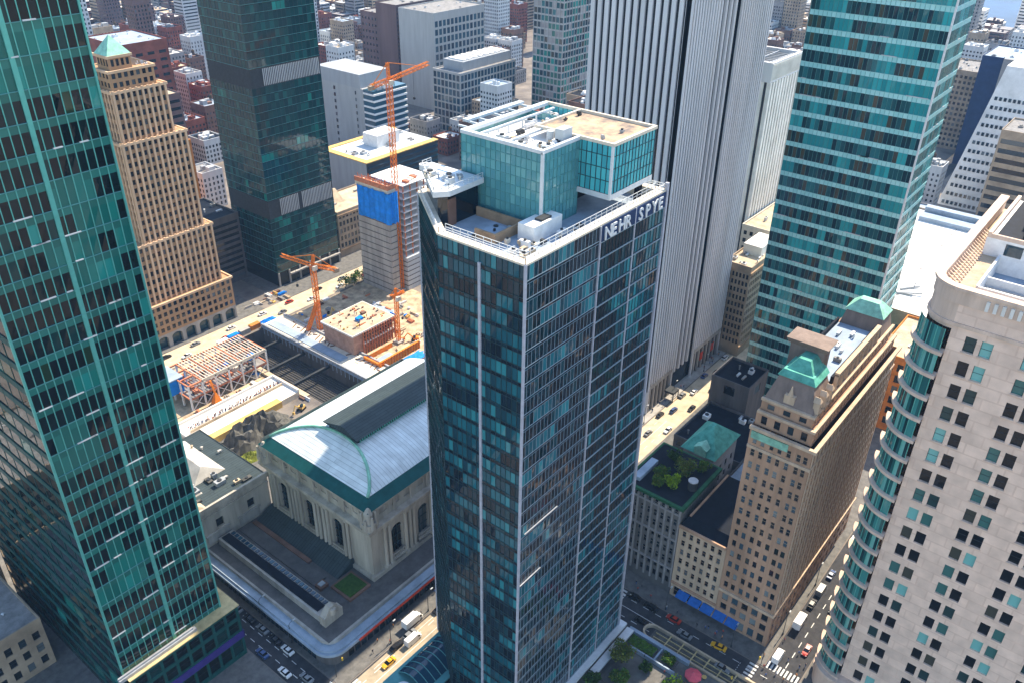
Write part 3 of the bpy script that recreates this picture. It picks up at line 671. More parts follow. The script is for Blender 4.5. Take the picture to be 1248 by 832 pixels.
# arcade base
b = MB(); nb = 8; L = 72.5/nb
for i in range(nb+1):
    x = 180+i*L; b.box(max(180, x-1.2), min(252.5, x+1.2), 420, 422, 0, 9)
for i in range(nb):
    x = 180+i*L+1.2; W = L-2.4; pts = [(x+W/2-W/2*math.cos(math.pi*k/10), 5.8+W/2*.62*math.sin(math.pi*k/10)) for k in range(11)]
    for (a, za), (c, zc) in zip(pts[:-1], pts[1:]):
        b.quad((a, 420, za), (c, 420, zc), (c, 420, 9.01), (a, 420, 9.01)); b.quad((a, 422, za), (c, 422, zc), (c, 420, zc), (a, 420, za))
b.build('arcade', 'concrete', t)
b = MB(); b.box(180.4, 252.1, 422.2, 470, 0, 9); b.build('shopfront', 'g_navy', t)

# ================================================================== STRIPED SKYSCRAPER
t = thing('striped_tower', 'tall pale skyscraper of close vertical stone ribs behind the centre tower', 'skyscraper', (328, 171, 0))
X0, X1, Y0, Y1, Z1 = 328, 408, 171, 219.5, 290  # unseen top raised so the tower's shadow reaches over the terrace
b = MB(); b.prism([(X0+.5, Y0+.5), (352, Y0+.5), (352, Y0+1.6), (376, Y0+1.6), (376, Y0+.5), (X1, Y0+.5), (X1, Y1-12), (X0+.5, Y1)], 0, Z1-1); b.build('dark_glazing', 'g_navy', t)  # unseen rear corner cut back to let sun onto the station roof
b = MB(); nb = 13; L = (Y1-Y0-1.6)/nb
for i in range(nb+1):
    y = Y0+.8+i*L; w_ = 1.0 if i else 1.6; b.box(X0-.5, X0+.5, y-w_, y+w_, 14, Z1)
b.box(X0-.5, X0+.5, Y0-.1, Y0+2.2, 0, Z1)
b.build('broad_pier', 'pier', t)
b = MB()
for (a, c) in ((328.4, 352.2), (375.6, 408)):
    nb = round((c-a)/2.3); L = (c-a)/nb
    for i in range(nb+1): b.box(a+i*L-.62, a+i*L+.62, Y0-.5, Y0+.55, 0 if i in (0, nb) else 17, Z1)
for i in range(1, 5): b.box(352.2+i*23.4/5-.85, 352.2+i*23.4/5+.85, Y0+.5, Y0+1.65, 12, Z1)
b.build('slender_rib', 'pier', t)
b = MB(); b.prism([(X0-.6, Y0-.6), (X1+.3, Y0-.6), (X1+.3, Y1-12), (X0-.6, Y1+.2)], Z1, Z1+3); b.build('crown', 'pier', t)
b = MB()
for k in range(6): b.box(329.5+k*4, 331+k*4, Y0-.4, Y0+.5, 0, 17)
for k in range(7): b.box(378+k*4.6, 379.4+k*4.6, Y0-.4, Y0+.5, 0, 17)
b.box(328.4, 352.2, Y0-.5, Y0+.5, 14.5, 17); b.box(375.8, 408, Y0-.5, Y0+.5, 14.5, 17); b.build('arcade', 'concrete', t)
b = MB(); b.box(385, 388, Y0-.52, Y0-.2, 6, 11); b.box(398, 401, Y0-.52, Y0-.2, 6, 11); b.build('banner', 'red', t)
b = MB(); b.box(346, 352, Y0-6, Y0-.6, 5, 6.2); b.box(346, 346.4, Y0-6, Y0-5.6, 0, 5); b.box(351.6, 352, Y0-6, Y0-5.6, 0, 5); b.build('entrance_canopy', 'dark_metal', t)

# ================================================================== WHITE TOWER & BEIGE BLOCK ON THE UPPER STREET
t = thing('white_tower', 'white ribbed tower with a crown of dark rooftop beams, right of the striped skyscraper', 'skyscraper', (473, 192, 0))
b = MB(); b.box(473.5, 513.5, 192.5, 240, 0, 142); b.build('dark_glazing', 'g_navy', t)
b = MB()
for i in range(11): b.box(473.8+i*3.95-1.15, 473.8+i*3.95+1.15, 191.3, 192.6, 0, 141)
for i in range(12): b.box(472.9, 473.6, 192.6+i*4-1.1, 192.6+i*4+1.1, 0, 141)
b.build('slender_rib', 'roof_white', t)
b = MB(); b.box(472.6, 514.4, 191.6, 193.4, 141, 152); b.box(472.6, 474.4, 193.4, 241, 141, 152); b.box(512.6, 514.4, 193.4, 241, 141, 152); b.box(474.4, 512.6, 239.2, 241, 141, 152); b.build('crown', 'pier', t)
b = MB()
for i in range(40): b.box(472.8+i*1.05, 473.1+i*1.05, 191.3, 191.6, 142, 151)
b.build('crown_fins', 'roof_white', t)
b = MB(); b.quad((474.4, 193.4, 146), (512.6, 193.4, 146), (512.6, 239.2, 146), (474.4, 239.2, 146)); b.build('roof', 'roof_dark', t)
b = MB()
for i in range(9): b.box(475+i*4.2, 475.5+i*4.2, 193.4, 239, 149.5, 150.3)
for i in range(5): b.box(474.4, 512.6, 196+i*9, 196.5+i*9, 150.3, 151)
b.build('roof_beam', 'steel', t)
b = MB(); b.box(490, 511, 215, 238, 146, 160); b.build('plant_room', 'grey_l', t)

t = simple_building('beige_block', 'beige gridded office block with a pale cluttered roof beside the upper street', 'building', 412, 452, 160, 176, 56, 'brick_t', 'roof_tan', 4.6, 2.4, .6, .62, 'pane', limit=90, nclut=12, base=7)
b = MB(); b.box(411.4, 452.4, 159.2, 160, 6, 7); b.box(411.4, 452.4, 159.2, 160, 52.4, 54); b.build('cornice', 'tan_d', t)
b = MB(); b.box(430, 450, 163, 174, 56, 62); b.build('plant_room', 'roof_white', t)
t = simple_building('garden_roof_building', 'low block with a bushy planted roof terrace and orange deck below the white tower', 'building', 462, 512, 150, 190, 58, 'cream', 'roof_tan', 5, 4)
b = MB(); b.box(464, 500, 152, 168, 58, 63); b.build('deck_pavilion', 'roof_yellow', t)

# ================================================================== TEAL TOWER
t = thing('teal_tower', 'bright teal glass tower with pale horizontal floor bands on the right', 'skyscraper', (378, 84, 0))
fl = 7.15; zs = [3+fl*k for k in range(36)]
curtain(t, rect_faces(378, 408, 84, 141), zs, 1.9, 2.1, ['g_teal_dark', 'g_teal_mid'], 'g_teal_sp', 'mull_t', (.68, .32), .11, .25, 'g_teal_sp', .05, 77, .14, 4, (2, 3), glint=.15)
b = MB(); b.box(377.7, 378.4, 83.7, 84.4, 3, zs[-1]); b.build('corner_mullion', 'mull_w', t)
b = MB(); b.box(378.3, 407.7, 84.3, 140.7, 0, 3); b.build('lobby', 'g_navy', t)
b = MB(); b.box(378, 408, 84, 141, zs[-1], zs[-1]+.6); b.build('roof', 'roof_dark', t)
# ================================================================== BROWN HOTEL
ht = thing('hotel', 'brown brick hotel with a mansard top and green copper caps on the cross street', 'hotel', (228, 58, 0))
w = MB(); wins = []; HX0_, HX1_, HY0_, HY1_ = 228, 311, 58, 79.5
zc = 93
rows = [(17.5+5.2*k+1.4, 17.5+5.2*k+4.2) for k in range(14)]
# left face: three narrow columns near the corner, then paired columns
L = 21.5
wall_grid(w, (228, 79.5), (228, 58), [(1.4, 2.9), (4.2, 5.7), (7.4, 8.9), (10.2, 11.7), (13.3, 14.8), (16.6, 18.1), (18.9, 20.4)], rows, 17, zc, .35, wins)
wall_grid(w, (228, 58), (311, 58), even(1, 82, 24, .5), rows, 17, zc, .45, wins)
wall_grid(w, (311, 58), (311, 79.5), [], [], 0, zc, .3, wins); wall_grid(w, (311, 79.5), (228, 79.5), even(1, 82, 14, .4), rows, 0, zc, .3, wins)
# base storeys
rb = [(1, 5.2), (7.2, 10.4), (12.2, 15.4)]
wall_grid(w, (228, 79.5), (228, 58), even(.8, 20.7, 5, .62), rb, 0, 17, .5, wins); wall_grid(w, (228, 58), (311, 58), even(1, 82, 16, .62), rb, 0, 17, .5, wins)
w.build('wall', 'hotel', ht)
place_windows(ht, wins, 'pane_hotel', 100, 'hotel_trim')
b = MB()      # vertical ribs and belt courses on the long face
for i in range(25): b.box(229+i*3.375-.4, 229+i*3.375+.4, 57.7, 58.02, 17.4, zc-1)
b.build('rib', 'hotel_trim', ht)
b = MB()
for (r0_, r1_) in rows: b.box(228.4, 311, 57.82, 58.02, r1_+.5, r1_+1.1)
b.build('belt_course', 'hotel_trim', ht)
b = MB()
for z, o in ((16.4, .7), (84.5, .5), (92.4, 1.3)):
    b.box(228-o, 311+o, 58-o, 58.02, z, z+1.1); b.box(228-o, 228.02, 58.02, 79.5, z, z+1.1)
b.build('cornice', 'hotel_trim', ht)
b = MB()      # stepped attic storeys
wins2 = []
def tier(x0, x1, y0, y1, z0, z1, nx, ny, fw=.45):
    for i, (p, q) in enumerate(rect_faces(x0, x1, y0, y1)):
        n_ = (nx, ny, nx, ny)[i]; Lq = math.dist(p, q)
        wall_grid(b, p, q, even(.6, Lq-.6, n_, fw), [(z0+1, z1-1.2)], z0, z1, .4, wins2)
    b.quad((x0, y0, z1), (x1, y0, z1), (x1, y1, z1), (x0, y1, z1))
tier(229.5, 309.5, 59.5, 79, 93, 98.4, 24, 4); tier(231, 308, 61, 78.5, 98.4, 102.6, 20, 3)
b.build('attic_wall', 'hotel', ht); place_windows(ht, wins2, 'pane', 0)
b = MB()
for (x0, x1, y0, z) in ((229.1, 309.9, 59.1, 98), (230.6, 308.4, 60.6, 102.2)):
    b.box(x0, x1, y0, y0+1, z, z+.9); b.box(x0, x0+1, y0+1, 78.8, z, z+.9)
b.build('attic_cornice', 'hotel_trim', ht)
b = MB(); b.prism([(231.4, 61.4), (247, 61.4), (247, 78.3), (231.4, 78.3)], 102.6, 111, poly2=[(235.6, 64.4), (246, 64.4), (246, 76), (235.6, 76)]); b.build('mansard', 'hotel_slate', ht)
b = MB(); b.prism([(235, 63.8), (247, 63.8), (247, 76.6), (235, 76.6)], 111, 113, poly2=[(236.5, 65.4), (247, 65.4), (247, 75.4), (236.5, 75.4)])
b.prism([(237.4, 66), (247, 66), (247, 74.8), (237.4, 74.8)], 113, 116.4, poly2=[(240.2, 68.6), (246, 68.6), (246, 72.4), (240.2, 72.4)])
b.build('copper_cap', 'copper', ht)
b = MB(); b.prism([(246.2, 66.5), (252, 66.5), (252, 78), (246.2, 78)], 102.6, 117.6); b.prism([(245.6, 65.8), (252.6, 65.8), (252.6, 78.6), (245.6, 78.6)], 117.6, 119.6, poly2=[(244.6, 65), (253.4, 65), (253.4, 79.2), (244.6, 79.2)]); b.build('chimney_block', 'hotel_slate', ht)
b = MB(); b.prism([(295, 61.6), (307.6, 61.6), (307.6, 77.6), (295, 77.6)], 102.6, 109.5, poly2=[(297, 63), (306, 63), (306, 76), (297, 76)]); b.build('mansard', 'hotel_slate', ht)
b = MB(); b.prism([(296.4, 62.4), (306.8, 62.4), (306.8, 76.8), (296.4, 76.8)], 109.5, 113.4, poly2=[(300, 66), (303.5, 66), (303.5, 73), (300, 73)]); b.build('copper_cap', 'copper_l', ht)
b = MB(); b.quad((253, 64.5, 104), (295, 64.5, 104), (295, 78, 104), (253, 78, 104)); b.build('roof', 'roof_blue', ht)
b = MB(); b.box(253, 295, 77.4, 78.2, 102.6, 106); b.box(253, 295, 64, 64.8, 102.6, 106); b.build('parapet', 'roof_dark', ht)
b = MB()      # arched gable screen along the roof edge
for i in range(9):
    x = 250+i*5; b.box(x-.6, x+.6, 61.3, 62.6, 102.6, 109.4)
    if i < 8:
        for k in range(8):
            a0, a1 = math.pi*k/8, math.pi*(k+1)/8; c = x+2.5
            b.bar((c-1.9*math.cos(a0), 61.95, 106.6+1.9*math.sin(a0)), (c-1.9*math.cos(a1), 61.95, 106.6+1.9*math.sin(a1)), 1.1, .7)
b.box(249.4, 290.6, 61.2, 62.7, 109.0, 110.2); b.build('arched_screen', 'hotel_trim', ht)
for x in (233.5, 238.5, 243.5): 
    b = MB(); b.box(x-.9, x+.9, 60.6, 62.6, 102.6, 107.4); b.prism([(x-1.2, 60.4), (x+1.2, 60.4), (x+1.2, 62.8), (x-1.2, 62.8)], 107.4, 109, poly2=[(x-.1, 61), (x+.1, 61), (x+.1, 62.8), (x-.1, 62.8)]); b.build('dormer', ['hotel_trim'], ht)
b = MB(); b.box(231.9, 233.4, 68.5, 72, 102.6, 106.6); b.cyl((232.6, 70.2), .9, 106.6, 110, 8, 0, .1); b.build('dormer', 'hotel_trim', ht)
clutter(ht, 256, 292, 66, 76, 104, 8, 3, .9)
b = MB(); b.box(227.6, 228, 66, 78.8, 88.6, 91.4); b.build('balcony_panel', 'copper_l', ht)
# lower wing to the left of the hotel
lw = thing('hotel_wing', 'lower pale brown wing with a dark sloped roof between the hotel and the terrace building', 'building', (228, 79.6, 0))
w = MB(); wins = []
wall_grid(w, (228, 99), (228, 79.6), even(.8, 18.6, 6, .5), [(8.2+4.6*k+1, 8.2+4.6*k+3.7) for k in range(6)], 7.5, 37, .35, wins)
wall_grid(w, (228, 99), (228, 79.6), even(.8, 18.6, 4, .75), [(.8, 5.6)], 0, 7.5, .5, wins)
for p, q in (((228, 79.6), (262, 79.6)), ((262, 79.6), (262, 99)), ((262, 99), (228, 99))): wall_grid(w, p, q, [], [], 0, 37, .3, wins)
w.build('wall', 'hotel_trim', lw); place_windows(lw, wins, 'pane', 60, 'hotel')
b = MB(); b.prism([(228, 79.7), (262, 79.7), (262, 99), (228, 99)], 37, 40.5, poly2=[(231, 79.8), (262, 79.8), (262, 96.5), (231, 96.5)]); b.build('roof', 'roof_dark', lw)  # roof colour darkened to carry the hotel's shadow
b = MB(); b.box(227.3, 228.02, 79.6, 99, 36.2, 37.4); b.box(227.4, 228.02, 79.6, 99, 7, 8); b.bar((231, 96.6, 40.7), (262, 96.6, 40.7), .8, .5); b.build('cornice', 'hotel', lw)
for i, y in enumerate((61, 66.3, 71.6, 76.9, 82.2, 87.5, 92.8)):
    a = MB(); a.prism([(224.6, y-2.4), (228, y-2.4), (228, y+2.4), (224.6, y+2.4)], 4.0, 4.1, poly2=[(224.6, y-2.4), (228, y-2.4), (228, y+2.4), (224.6, y+2.4)])
    a.v = [(x, yy, zq-(0 if x > 226 else 1.3)+1.2) for x, yy, zq in a.v]
    if i not in (0, 1): 
        o = a.build('awning', 'awning'); nm = {2: 'end by the taxi', 3: 'second from the taxi', 4: 'middle', 5: 'second from the terrace building', 6: 'end nearest the terrace building'}[i]
        tag(o, f'blue canvas shop awning under the pale wing, {nm} of five', 'awning', 'blue awnings along the avenue')

# ================================================================== TERRACE BUILDING with roof garden
gb = thing('terrace_building', 'dark grey old block with a green planted roof terrace beside the avenue', 'building', (229, 99.2, 0))
w = MB(); wins = []; z1 = 44
for i, (p, q) in enumerate(rect_faces(228.5, 258, 99.2, 124)):
    Lq = math.dist(p, q)
    wall_grid(w, p, q, even(.8, Lq-.8, round(Lq/3.1), .5) if i < 2 else [], [(4+5*k+.9, 4+5*k+4) for k in range(8)] if i < 2 else [], 0, z1, .4, wins)
w.build('wall', 'block_d', gb); place_windows(gb, wins, 'pane', 90, 'concrete')
b = MB()
for k in range(9): b.box(227.9, 228.52, 99.6+k*3.05-.35, 99.6+k*3.05+.35, 3.5, 43)
for z in (12.6, 27.6, 40.6): b.box(227.8, 228.5, 99.2, 124, z, z+.6)
b.build('pilaster', 'brick_g', gb)
b = MB(); b.box(227.4, 259, 98.2, 125, z1, z1+1.2); b.build('roof_rim', 'rim_green', gb)
b = MB(); b.box(228.6, 258, 99.6, 124, z1+1.2, z1+1.3); b.build('roof', 'roof_dark', gb)
b = MB(); b.box(231, 245, 119.5, 122.5, z1+1.3, z1+3); b.build('skylight', 'roof_blue', gb)
b = MB(); b.cyl((240, 101.5), 1.8, z1+1.3, z1+5.2, 14); b.cyl((240, 101.5), 1.95, z1+5.2, z1+5.6, 14, 1); b.build('water_tank', ['dark_metal', 'steel'], gb)
# copper pyramid building
t = thing('copper_roof_building', 'narrow grey building with a green copper pyramid roof behind the roof garden', 'building', (268, 106, 0))
w = MB(); wins = []
for p, q in rect_faces(268, 290, 106, 120): wall_grid(w, p, q, even(.8, math.dist(p, q)-.8, 4, .4), [(5+6*k, 8.4+6*k) for k in range(5)], 0, 40, .4, wins)
w.build('wall', 'brick_g', t); place_windows(t, wins, 'pane', 40)
b = MB(); b.prism([(267, 105), (291, 105), (291, 121), (267, 121)], 40, 48.5, poly2=[(277.5, 112), (280.5, 112), (280.5, 114), (277.5, 114)]); b.build('pyramid_roof', 'copper', t)
b = MB(); b.box(266.6, 267.6, 109.5, 114.5, 40, 43.4); b.prism([(266.4, 109), (270, 109), (270, 115), (266.4, 115)], 43.4, 45, poly2=[(266.6, 112), (272, 112), (272, 112.1), (266.6, 112.1)]); b.build('dormer', 'copper_l', t)
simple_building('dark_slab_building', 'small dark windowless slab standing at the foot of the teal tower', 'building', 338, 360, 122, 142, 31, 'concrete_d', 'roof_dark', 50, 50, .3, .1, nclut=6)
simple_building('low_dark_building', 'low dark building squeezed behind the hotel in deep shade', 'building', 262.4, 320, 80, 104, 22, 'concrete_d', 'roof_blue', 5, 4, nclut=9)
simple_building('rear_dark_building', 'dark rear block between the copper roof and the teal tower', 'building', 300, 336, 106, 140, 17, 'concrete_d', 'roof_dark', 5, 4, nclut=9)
# ================================================================== PINK STONE TOWER (right foreground)
st = thing('stone_tower', 'pinkish stone tower with rounded glass corner bay filling the right edge', 'skyscraper', (225, -70, 0))
w = MB(); wins = []; zt = 160; X = 225; YC = 30.5
yL = lambda y: YC-y     # along-wall coordinate from the corner
flh = 7.35; rws = [(zt-11.4-flh*k-4.5, zt-11.4-flh*k) for k in range(20)][::-1]
cols = []
for c in (25.2, 21.2, 11.2, 7.2, -2.8, -6.8, -16.8, -20.8, -30.8, -34.8, -44.8, -48.8): cols.append((yL(c)-1.4, yL(c)+1.4))
wall_grid(w, (X, YC), (X, -70), sorted(cols), rws, 8, zt-3, .6, wins)
wall_grid(w, (305, 38.5), (233, 38.5), even(2, 70, 10, .4), rws, 8, zt-3, .5, wins); wall_grid(w, (X, -70), (305, -70), [], [], 8, zt-3, .5, wins); wall_grid(w, (305, -70), (305, 38.5), [], [], 8, zt-3, .5, wins)
w.build('wall', 'stone_pink', st); place_windows(st, wins, 'pane_stone', 100, 'dark_metal', sill='stone_trim')
arc = lambda r, k, n_=14: (233+r*math.cos(math.pi-math.pi/2*k/n_), 30.5+r*math.sin(math.pi-math.pi/2*k/n_))
b = MB(); 
for (z0, z1) in [(8, rws[0][0]-1)]+[(rws[i][1]+.9, rws[i+1][0]-1) for i in range(19)]+[(rws[19][1]+.9, zt-3)]:
    b = MB()
    for k in range(14):
        p, q = arc(8, k), arc(8, k+1); b.quad((*q, z0), (*p, z0), (*p, z1), (*q, z1))
    b.build('corner_spandrel', 'stone_trim', st)
for i in range(20):
    g = MB(); r0, r1 = rws[i][0]-1, rws[i][1]+.9
    for k in range(1, 13): 
        p, q = arc(9.4, k), arc(9.4, k+1); g.quad((*q, r0), (*p, r0), (*p, r1), (*q, r1), 0)
        if k % 2: g.bar((*arc(9.5, k), r0), (*arc(9.5, k), r1), .2, .2, 1)
    g.build('bay_window', ['pane_bay', 'mull'], st)
b = MB()
for i in range(20):
    z = rws[i][0]-1
    A = [arc(10.7, k) for k in range(0, 15)]; C = [arc(7.8, k) for k in range(0, 15)]
    for k in range(14):
        for (za, zb) in ((z-1.0, z),):
            b.quad((*A[k+1], za), (*A[k], za), (*A[k], zb), (*A[k+1], zb)); b.quad((*A[k], zb), (*C[k], zb), (*C[k+1], zb), (*A[k+1], zb)); b.quad((*C[k], za), (*A[k], za), (*A[k+1], za), (*C[k+1], za))
b.build('balcony_ring', 'stone_trim', st)
# crown: rounded cornice + dentils + parapet well
outer = [(225-.8, -70)]+[arc(8.8, k) for k in range(15)][0:]+[(305, 39.3)]
def ribbon(b, pts, off0, off1, z0, z1, mi=0):
    """closed-section band that follows a polyline; off>0 is outward (left of the walk)"""
    n_ = len(pts); nor = []
    for i in range(n_):
        a = Vector(pts[max(i-1, 0)]); c = Vector(pts[min(i+1, n_-1)]); d = (c-a).normalized(); nor.append(Vector((-d.y, d.x)))
    o = [Vector(p)+m_*off1 for p, m_ in zip(pts, nor)]; q = [Vector(p)+m_*off0 for p, m_ in zip(pts, nor)]
    for i in range(n_-1):
        b.quad((*o[i+1], z0), (*o[i], z0), (*o[i], z1), (*o[i+1], z1), mi); b.quad((*q[i], z0), (*q[i+1], z0), (*q[i+1], z1), (*q[i], z1), mi)
        b.quad((*o[i], z1), (*q[i], z1), (*q[i+1], z1), (*o[i+1], z1), mi); b.quad((*q[i], z0), (*o[i], z0), (*o[i+1], z0), (*q[i+1], z0), mi)
base_line = [(225, -70)]+[arc(8, k) for k in range(15)]+[(305, 38.5)]
b = MB(); ribbon(b, base_line, -1.2, .35, zt-3.2, zt+.6); ribbon(b, base_line, -1.6, .9, zt+.6, zt+1.5); ribbon(b, base_line, 0.02, .5, zt-9.4, zt-8.4); b.build('cornice', 'stone_trim', st)
b = MB()
for k in range(46): b.box(224.1, 225.0, 24-k*1.9-.42, 24-k*1.9+.42, zt-2.9, zt-.2)
b.build('dentil_course', 'roof_white', st)
zr = zt-3
WX0, WX1, WY0, WY1 = 237, 262, -24, 29
b = MB(); bl_ = [(225.5, WY0-40)]+[(225.5, 30.5)]+[arc(7.6, k) for k in range(15)]+[(305, 38.2)]
b.add([(x, y, zr) for x, y in [(225.5, -70), (225.5, 30.5)]+[arc(7.6, k) for k in range(1, 14)]+[(237, 38.2), (237, -70)]], [tuple(reversed(range(17)))])
b.quad((WX0, WY1, zr), (WX1, WY1, zr), (WX1, 38.2, zr), (WX0, 38.2, zr)); b.quad((WX0, -70, zr), (WX1, -70, zr), (WX1, WY0, zr), (WX0, WY0, zr)); b.quad((WX1, -70, zr), (305, -70, zr), (305, 38.2, zr), (WX1, 38.2, zr))
b.build('roof', 'roof_tan', st)
b = MB(); zf = zr-4.5
b.quad((WX0, WY0, zf), (WX1, WY0, zf), (WX1, WY1, zf), (WX0, WY1, zf)); b.build('well_floor', 'roof_blue', st)
b = MB()
for p, q in (((WX0, WY0), (WX0, WY1)), ((WX0, WY1), (WX1, WY1)), ((WX1, WY1), (WX1, WY0)), ((WX1, WY0), (WX0, WY0))): b.quad((*p, zf), (*q, zf), (*q, zr), (*p, zr))
b.box(WX0, WX1, 14.5, 15.1, zf, zr+.6); b.box(WX0, WX1, -2.6, -2, zf, zr+.6); b.box(249, 249.6, 15.1, WY1, zf, zr-1); b.box(WX0-.6, WX0, WY0, WY1, zr, zr+.9); b.box(WX0, WX1, WY1, WY1+.6, zr, zr+.9)
b.build('screen_wall', 'white', st)
b = MB()
for k in range(22):
    x = 234+k*2.0; b.bar((x, 37.6, zr+3), (x, 33.6, zr+.2), .45, .3)
for k in range(34):
    y = 29-k*2.0; b.bar((226.4, y, zr+2.2), (229.0, y, zr+.2), .4, .3)
b.build('parapet_brace', 'stone_trim', st)
b = MB()
for k in range(8): b.box(WX0+.6+k*1.4, WX0+1.1+k*1.4, 16, 28, zf+.6, zf+1.4)
for k in range(10): b.box(WX0+1, WX1-1, -1+k*1.5, -.6+k*1.5, zf+.6, zf+1.6)
b.build('cooling_louvre', 'steel', st)
b = MB(); b.box(WX1, 300, -12, 34, zr, zr+5.4); b.build('plant_room', 'white', st)
for k in range(4):
    b = MB(); b.box(WX1-.12, WX1, 24-k*7, 28.6-k*7, zr+1.2, zr+4.6); b.build('dark_opening', 'g_navy', st)
b = MB(); b.box(264, 299, -10, 32, zr+5.4, zr+5.7); b.build('plant_roof', 'roof_dark', st)
b = MB(); b.box(WX1, 300, 33, 34, zr+5.4, zr+7); b.box(WX1, WX1+.8, -12, 33, zr+5.4, zr+6.6); b.build('plant_parapet', 'stone_trim', st)
clutter(st, 265, 296, -8, 30, zr+5.7, 44, 44, 1.1, ('steel', 'grey', 'roof_grey', 'dark_metal'))
b = MB(); b.cyl((258, 8), 1.8, zf, zf+6, 14); b.build('water_tank', 'white', st); b = MB(); b.cyl((244, -8), 1.6, zf, zf+4.5, 14); b.build('water_tank', 'white', st)
# curved stone podium at the foot
pl = [(221.5, -70), (221.5, 30)]+[(229.5+8*math.cos(math.pi-math.pi/2*k/10), 32+8*math.sin(math.pi-math.pi/2*k/10)) for k in range(11)]+[(305, 40)]
b = MB(); ribbon(b, pl, -5, 0, 0, 9); ribbon(b, pl, -5, .6, 9, 10.2); b.build('podium', 'stone_trim', st)

# ================================================================== RIGHT BACKGROUND
t = simple_building('white_roof_hall', 'long low hall with a vast flat white roof behind the teal tower', 'building', 448, 612, 20, 128, 40, 'brick_t', 'roof_white', 14, 5, .7, .5, 'pane_blue', limit=40, nclut=5, base=22)
b = MB()
for k in range(7): b.box(468+k*22, 468.5+k*22, 21, 127, 40.02, 40.2)
for y in (60, 95): b.box(449, 611, y, y+.4, 40.02, 40.16)
b.build('roof_seam', 'roof_grey', t)
b = MB(); b.box(590, 600, 30, 120, 40, 43); b.box(602, 608, 30, 120, 40, 46); b.build('roof_monitor', 'roof_blue', t)
b = MB(); b.bar((470, 96, 40.6), (476, 84, 41.5), 1.2, .8); b.bar((476, 96, 40.6), (486, 88, 41), 1.0, .8); b.bar((480, 90, 40.6), (481, 90, 44), .5); b.bar((470, 99, 40.5), (472, 88, 41), .9, .6); b.build('duct', 'grey', t)
simple_building('orange_building', 'orange brick building with square dark windows in the gap beside the stone tower', 'building', 395, 442, 58, 82, 42, 'orange_wall', 'roof_tan', 6.2, 5, .62, .68, 'pane', limit=60, nclut=6, base=3)
t = simple_building('patterned_tower', 'slim beige tower with a pale window grid right of the teal tower', 'building', 905, 960, 166, 196, 74, 'brick_t', 'roof_grey', 5, 4.4, .6, .55, 'pane', nclut=8)
b = MB(); b.box(760, 800, 95, 146, 0, 3); 
t = thing('navy_slab', 'dark navy blank slab tower with dark letters down its grey edge', 'building', (862, 128, 0))
b = MB(); b.box(862, 920, 130, 160, 0, 98); b.build('wall', 'navy', t)
b = MB(); b.box(858, 862, 128, 142, 0, 99); b.box(862, 920, 128, 130, 0, 99); b.build('edge_wall', 'brick_g', t)
b = MB()
pass
for k, ch in enumerate('AMERICA'):
    cu = bpy.data.curves.new('letter', 'FONT'); cu.body = ch; cu.size = 8; cu.extrude = .15; cu.offset = .12; cu.resolution_u = 2
    tmp = bpy.data.objects.new('letter', cu); col.objects.link(tmp); dg = bpy.context.evaluated_depsgraph_get(); me = bpy.data.meshes.new_from_object(tmp.evaluated_get(dg)); me.name = 'letter'; bpy.data.objects.remove(tmp)
    me.materials.clear(); me.materials.append(M['dark_metal']); me.transform(Matrix(((0, 0, -1, 0), (-1, 0, 0, 0), (0, 1, 0, 0), (0, 0, 0, 1))))
    o = bpy.data.objects.new('letter', me); col.objects.link(o); o.parent = t; o.location = Vector((857.8, 138.4, 88-k*7))-parent_world(t)
roof_slab(t, 862, 920, 130, 160, 98, 'roof_blue', 1, 'navy'); clutter(t, 864, 918, 132, 158, 98, 6, 2)
t = thing('white_sloped_tower', 'white office tower whose side slopes outward towards its base, rows of dark windows', 'building', (745, 55, 0))
w = MB(); nfl = 16; H0 = 107
def slope_y(z): return 141-(z/H0)**.9*14
wb_ = MB()
for k in range(nfl):
    z0, z1 = k*H0/nfl, (k+1)*H0/nfl; a0, a1 = slope_y(z0), slope_y(z1); zm = z0+.5*H0/nfl
    am = slope_y(zm); xo0, xo1 = 745+k*2.8, 745+(k+1)*2.8
    w.quad((xo0, a0, z0), (xo0, 30, z0), (xo1, 30, z1), (xo1, a1, z1)); w.quad((860, a0, z0), (xo0, a0, z0), (xo1, a1, z1), (860, a1, z1))
    for j in range(int((am-38)/3.4)):
        y = am-2.5-j*3.4; xa = xo0+1.0-.25; 
        if k > 12: continue
        wb_.quad((xa-.3, y, z0+1.6), (xa-.3, y-2.1, z0+1.6), (xa+.4, y-2.1, z0+4.3), (xa+.4, y, z0+4.3))
w.quad((789.8, 30, H0), (860, 30, H0), (860, 127, H0), (789.8, 127, H0)); w.quad((745, 30, 0), (860, 30, 0), (860, 30, H0), (789.8, 30, H0)); w.build('wall', 'roof_white', t)
wb_.build('window', 'pane', t, kind='stuff')
clutter(t, 796, 850, 40, 120, H0, 8, 12, 1.6)
simple_building('banded_office', 'beige office slab with wide dark window bands at the right edge', 'building', 690, 730, 20, 102, 82, 'brick_t', 'roof_grey', 7, 24, .94, .5, 'pane', nclut=6)
simple_building('low_blue_building', 'low bluish building at the foot of the white sloped tower', 'building', 640, 690, 100, 160, 16, 'brick_g', 'roof_blue', 5, 5, nclut=10)
simple_building('red_annex', 'narrow reddish brick annex behind the white hall', 'building', 650, 700, 165, 190, 34, 'brick_r', 'roof_tan', 5, 4, nclut=4)
simple_building('mauve_block', 'broad grey-mauve block standing above the white sloped tower', 'building', 960, 1010, 120, 170, 66, 'brick_p', 'roof_white', 50, 60, .2, .1, nclut=4)

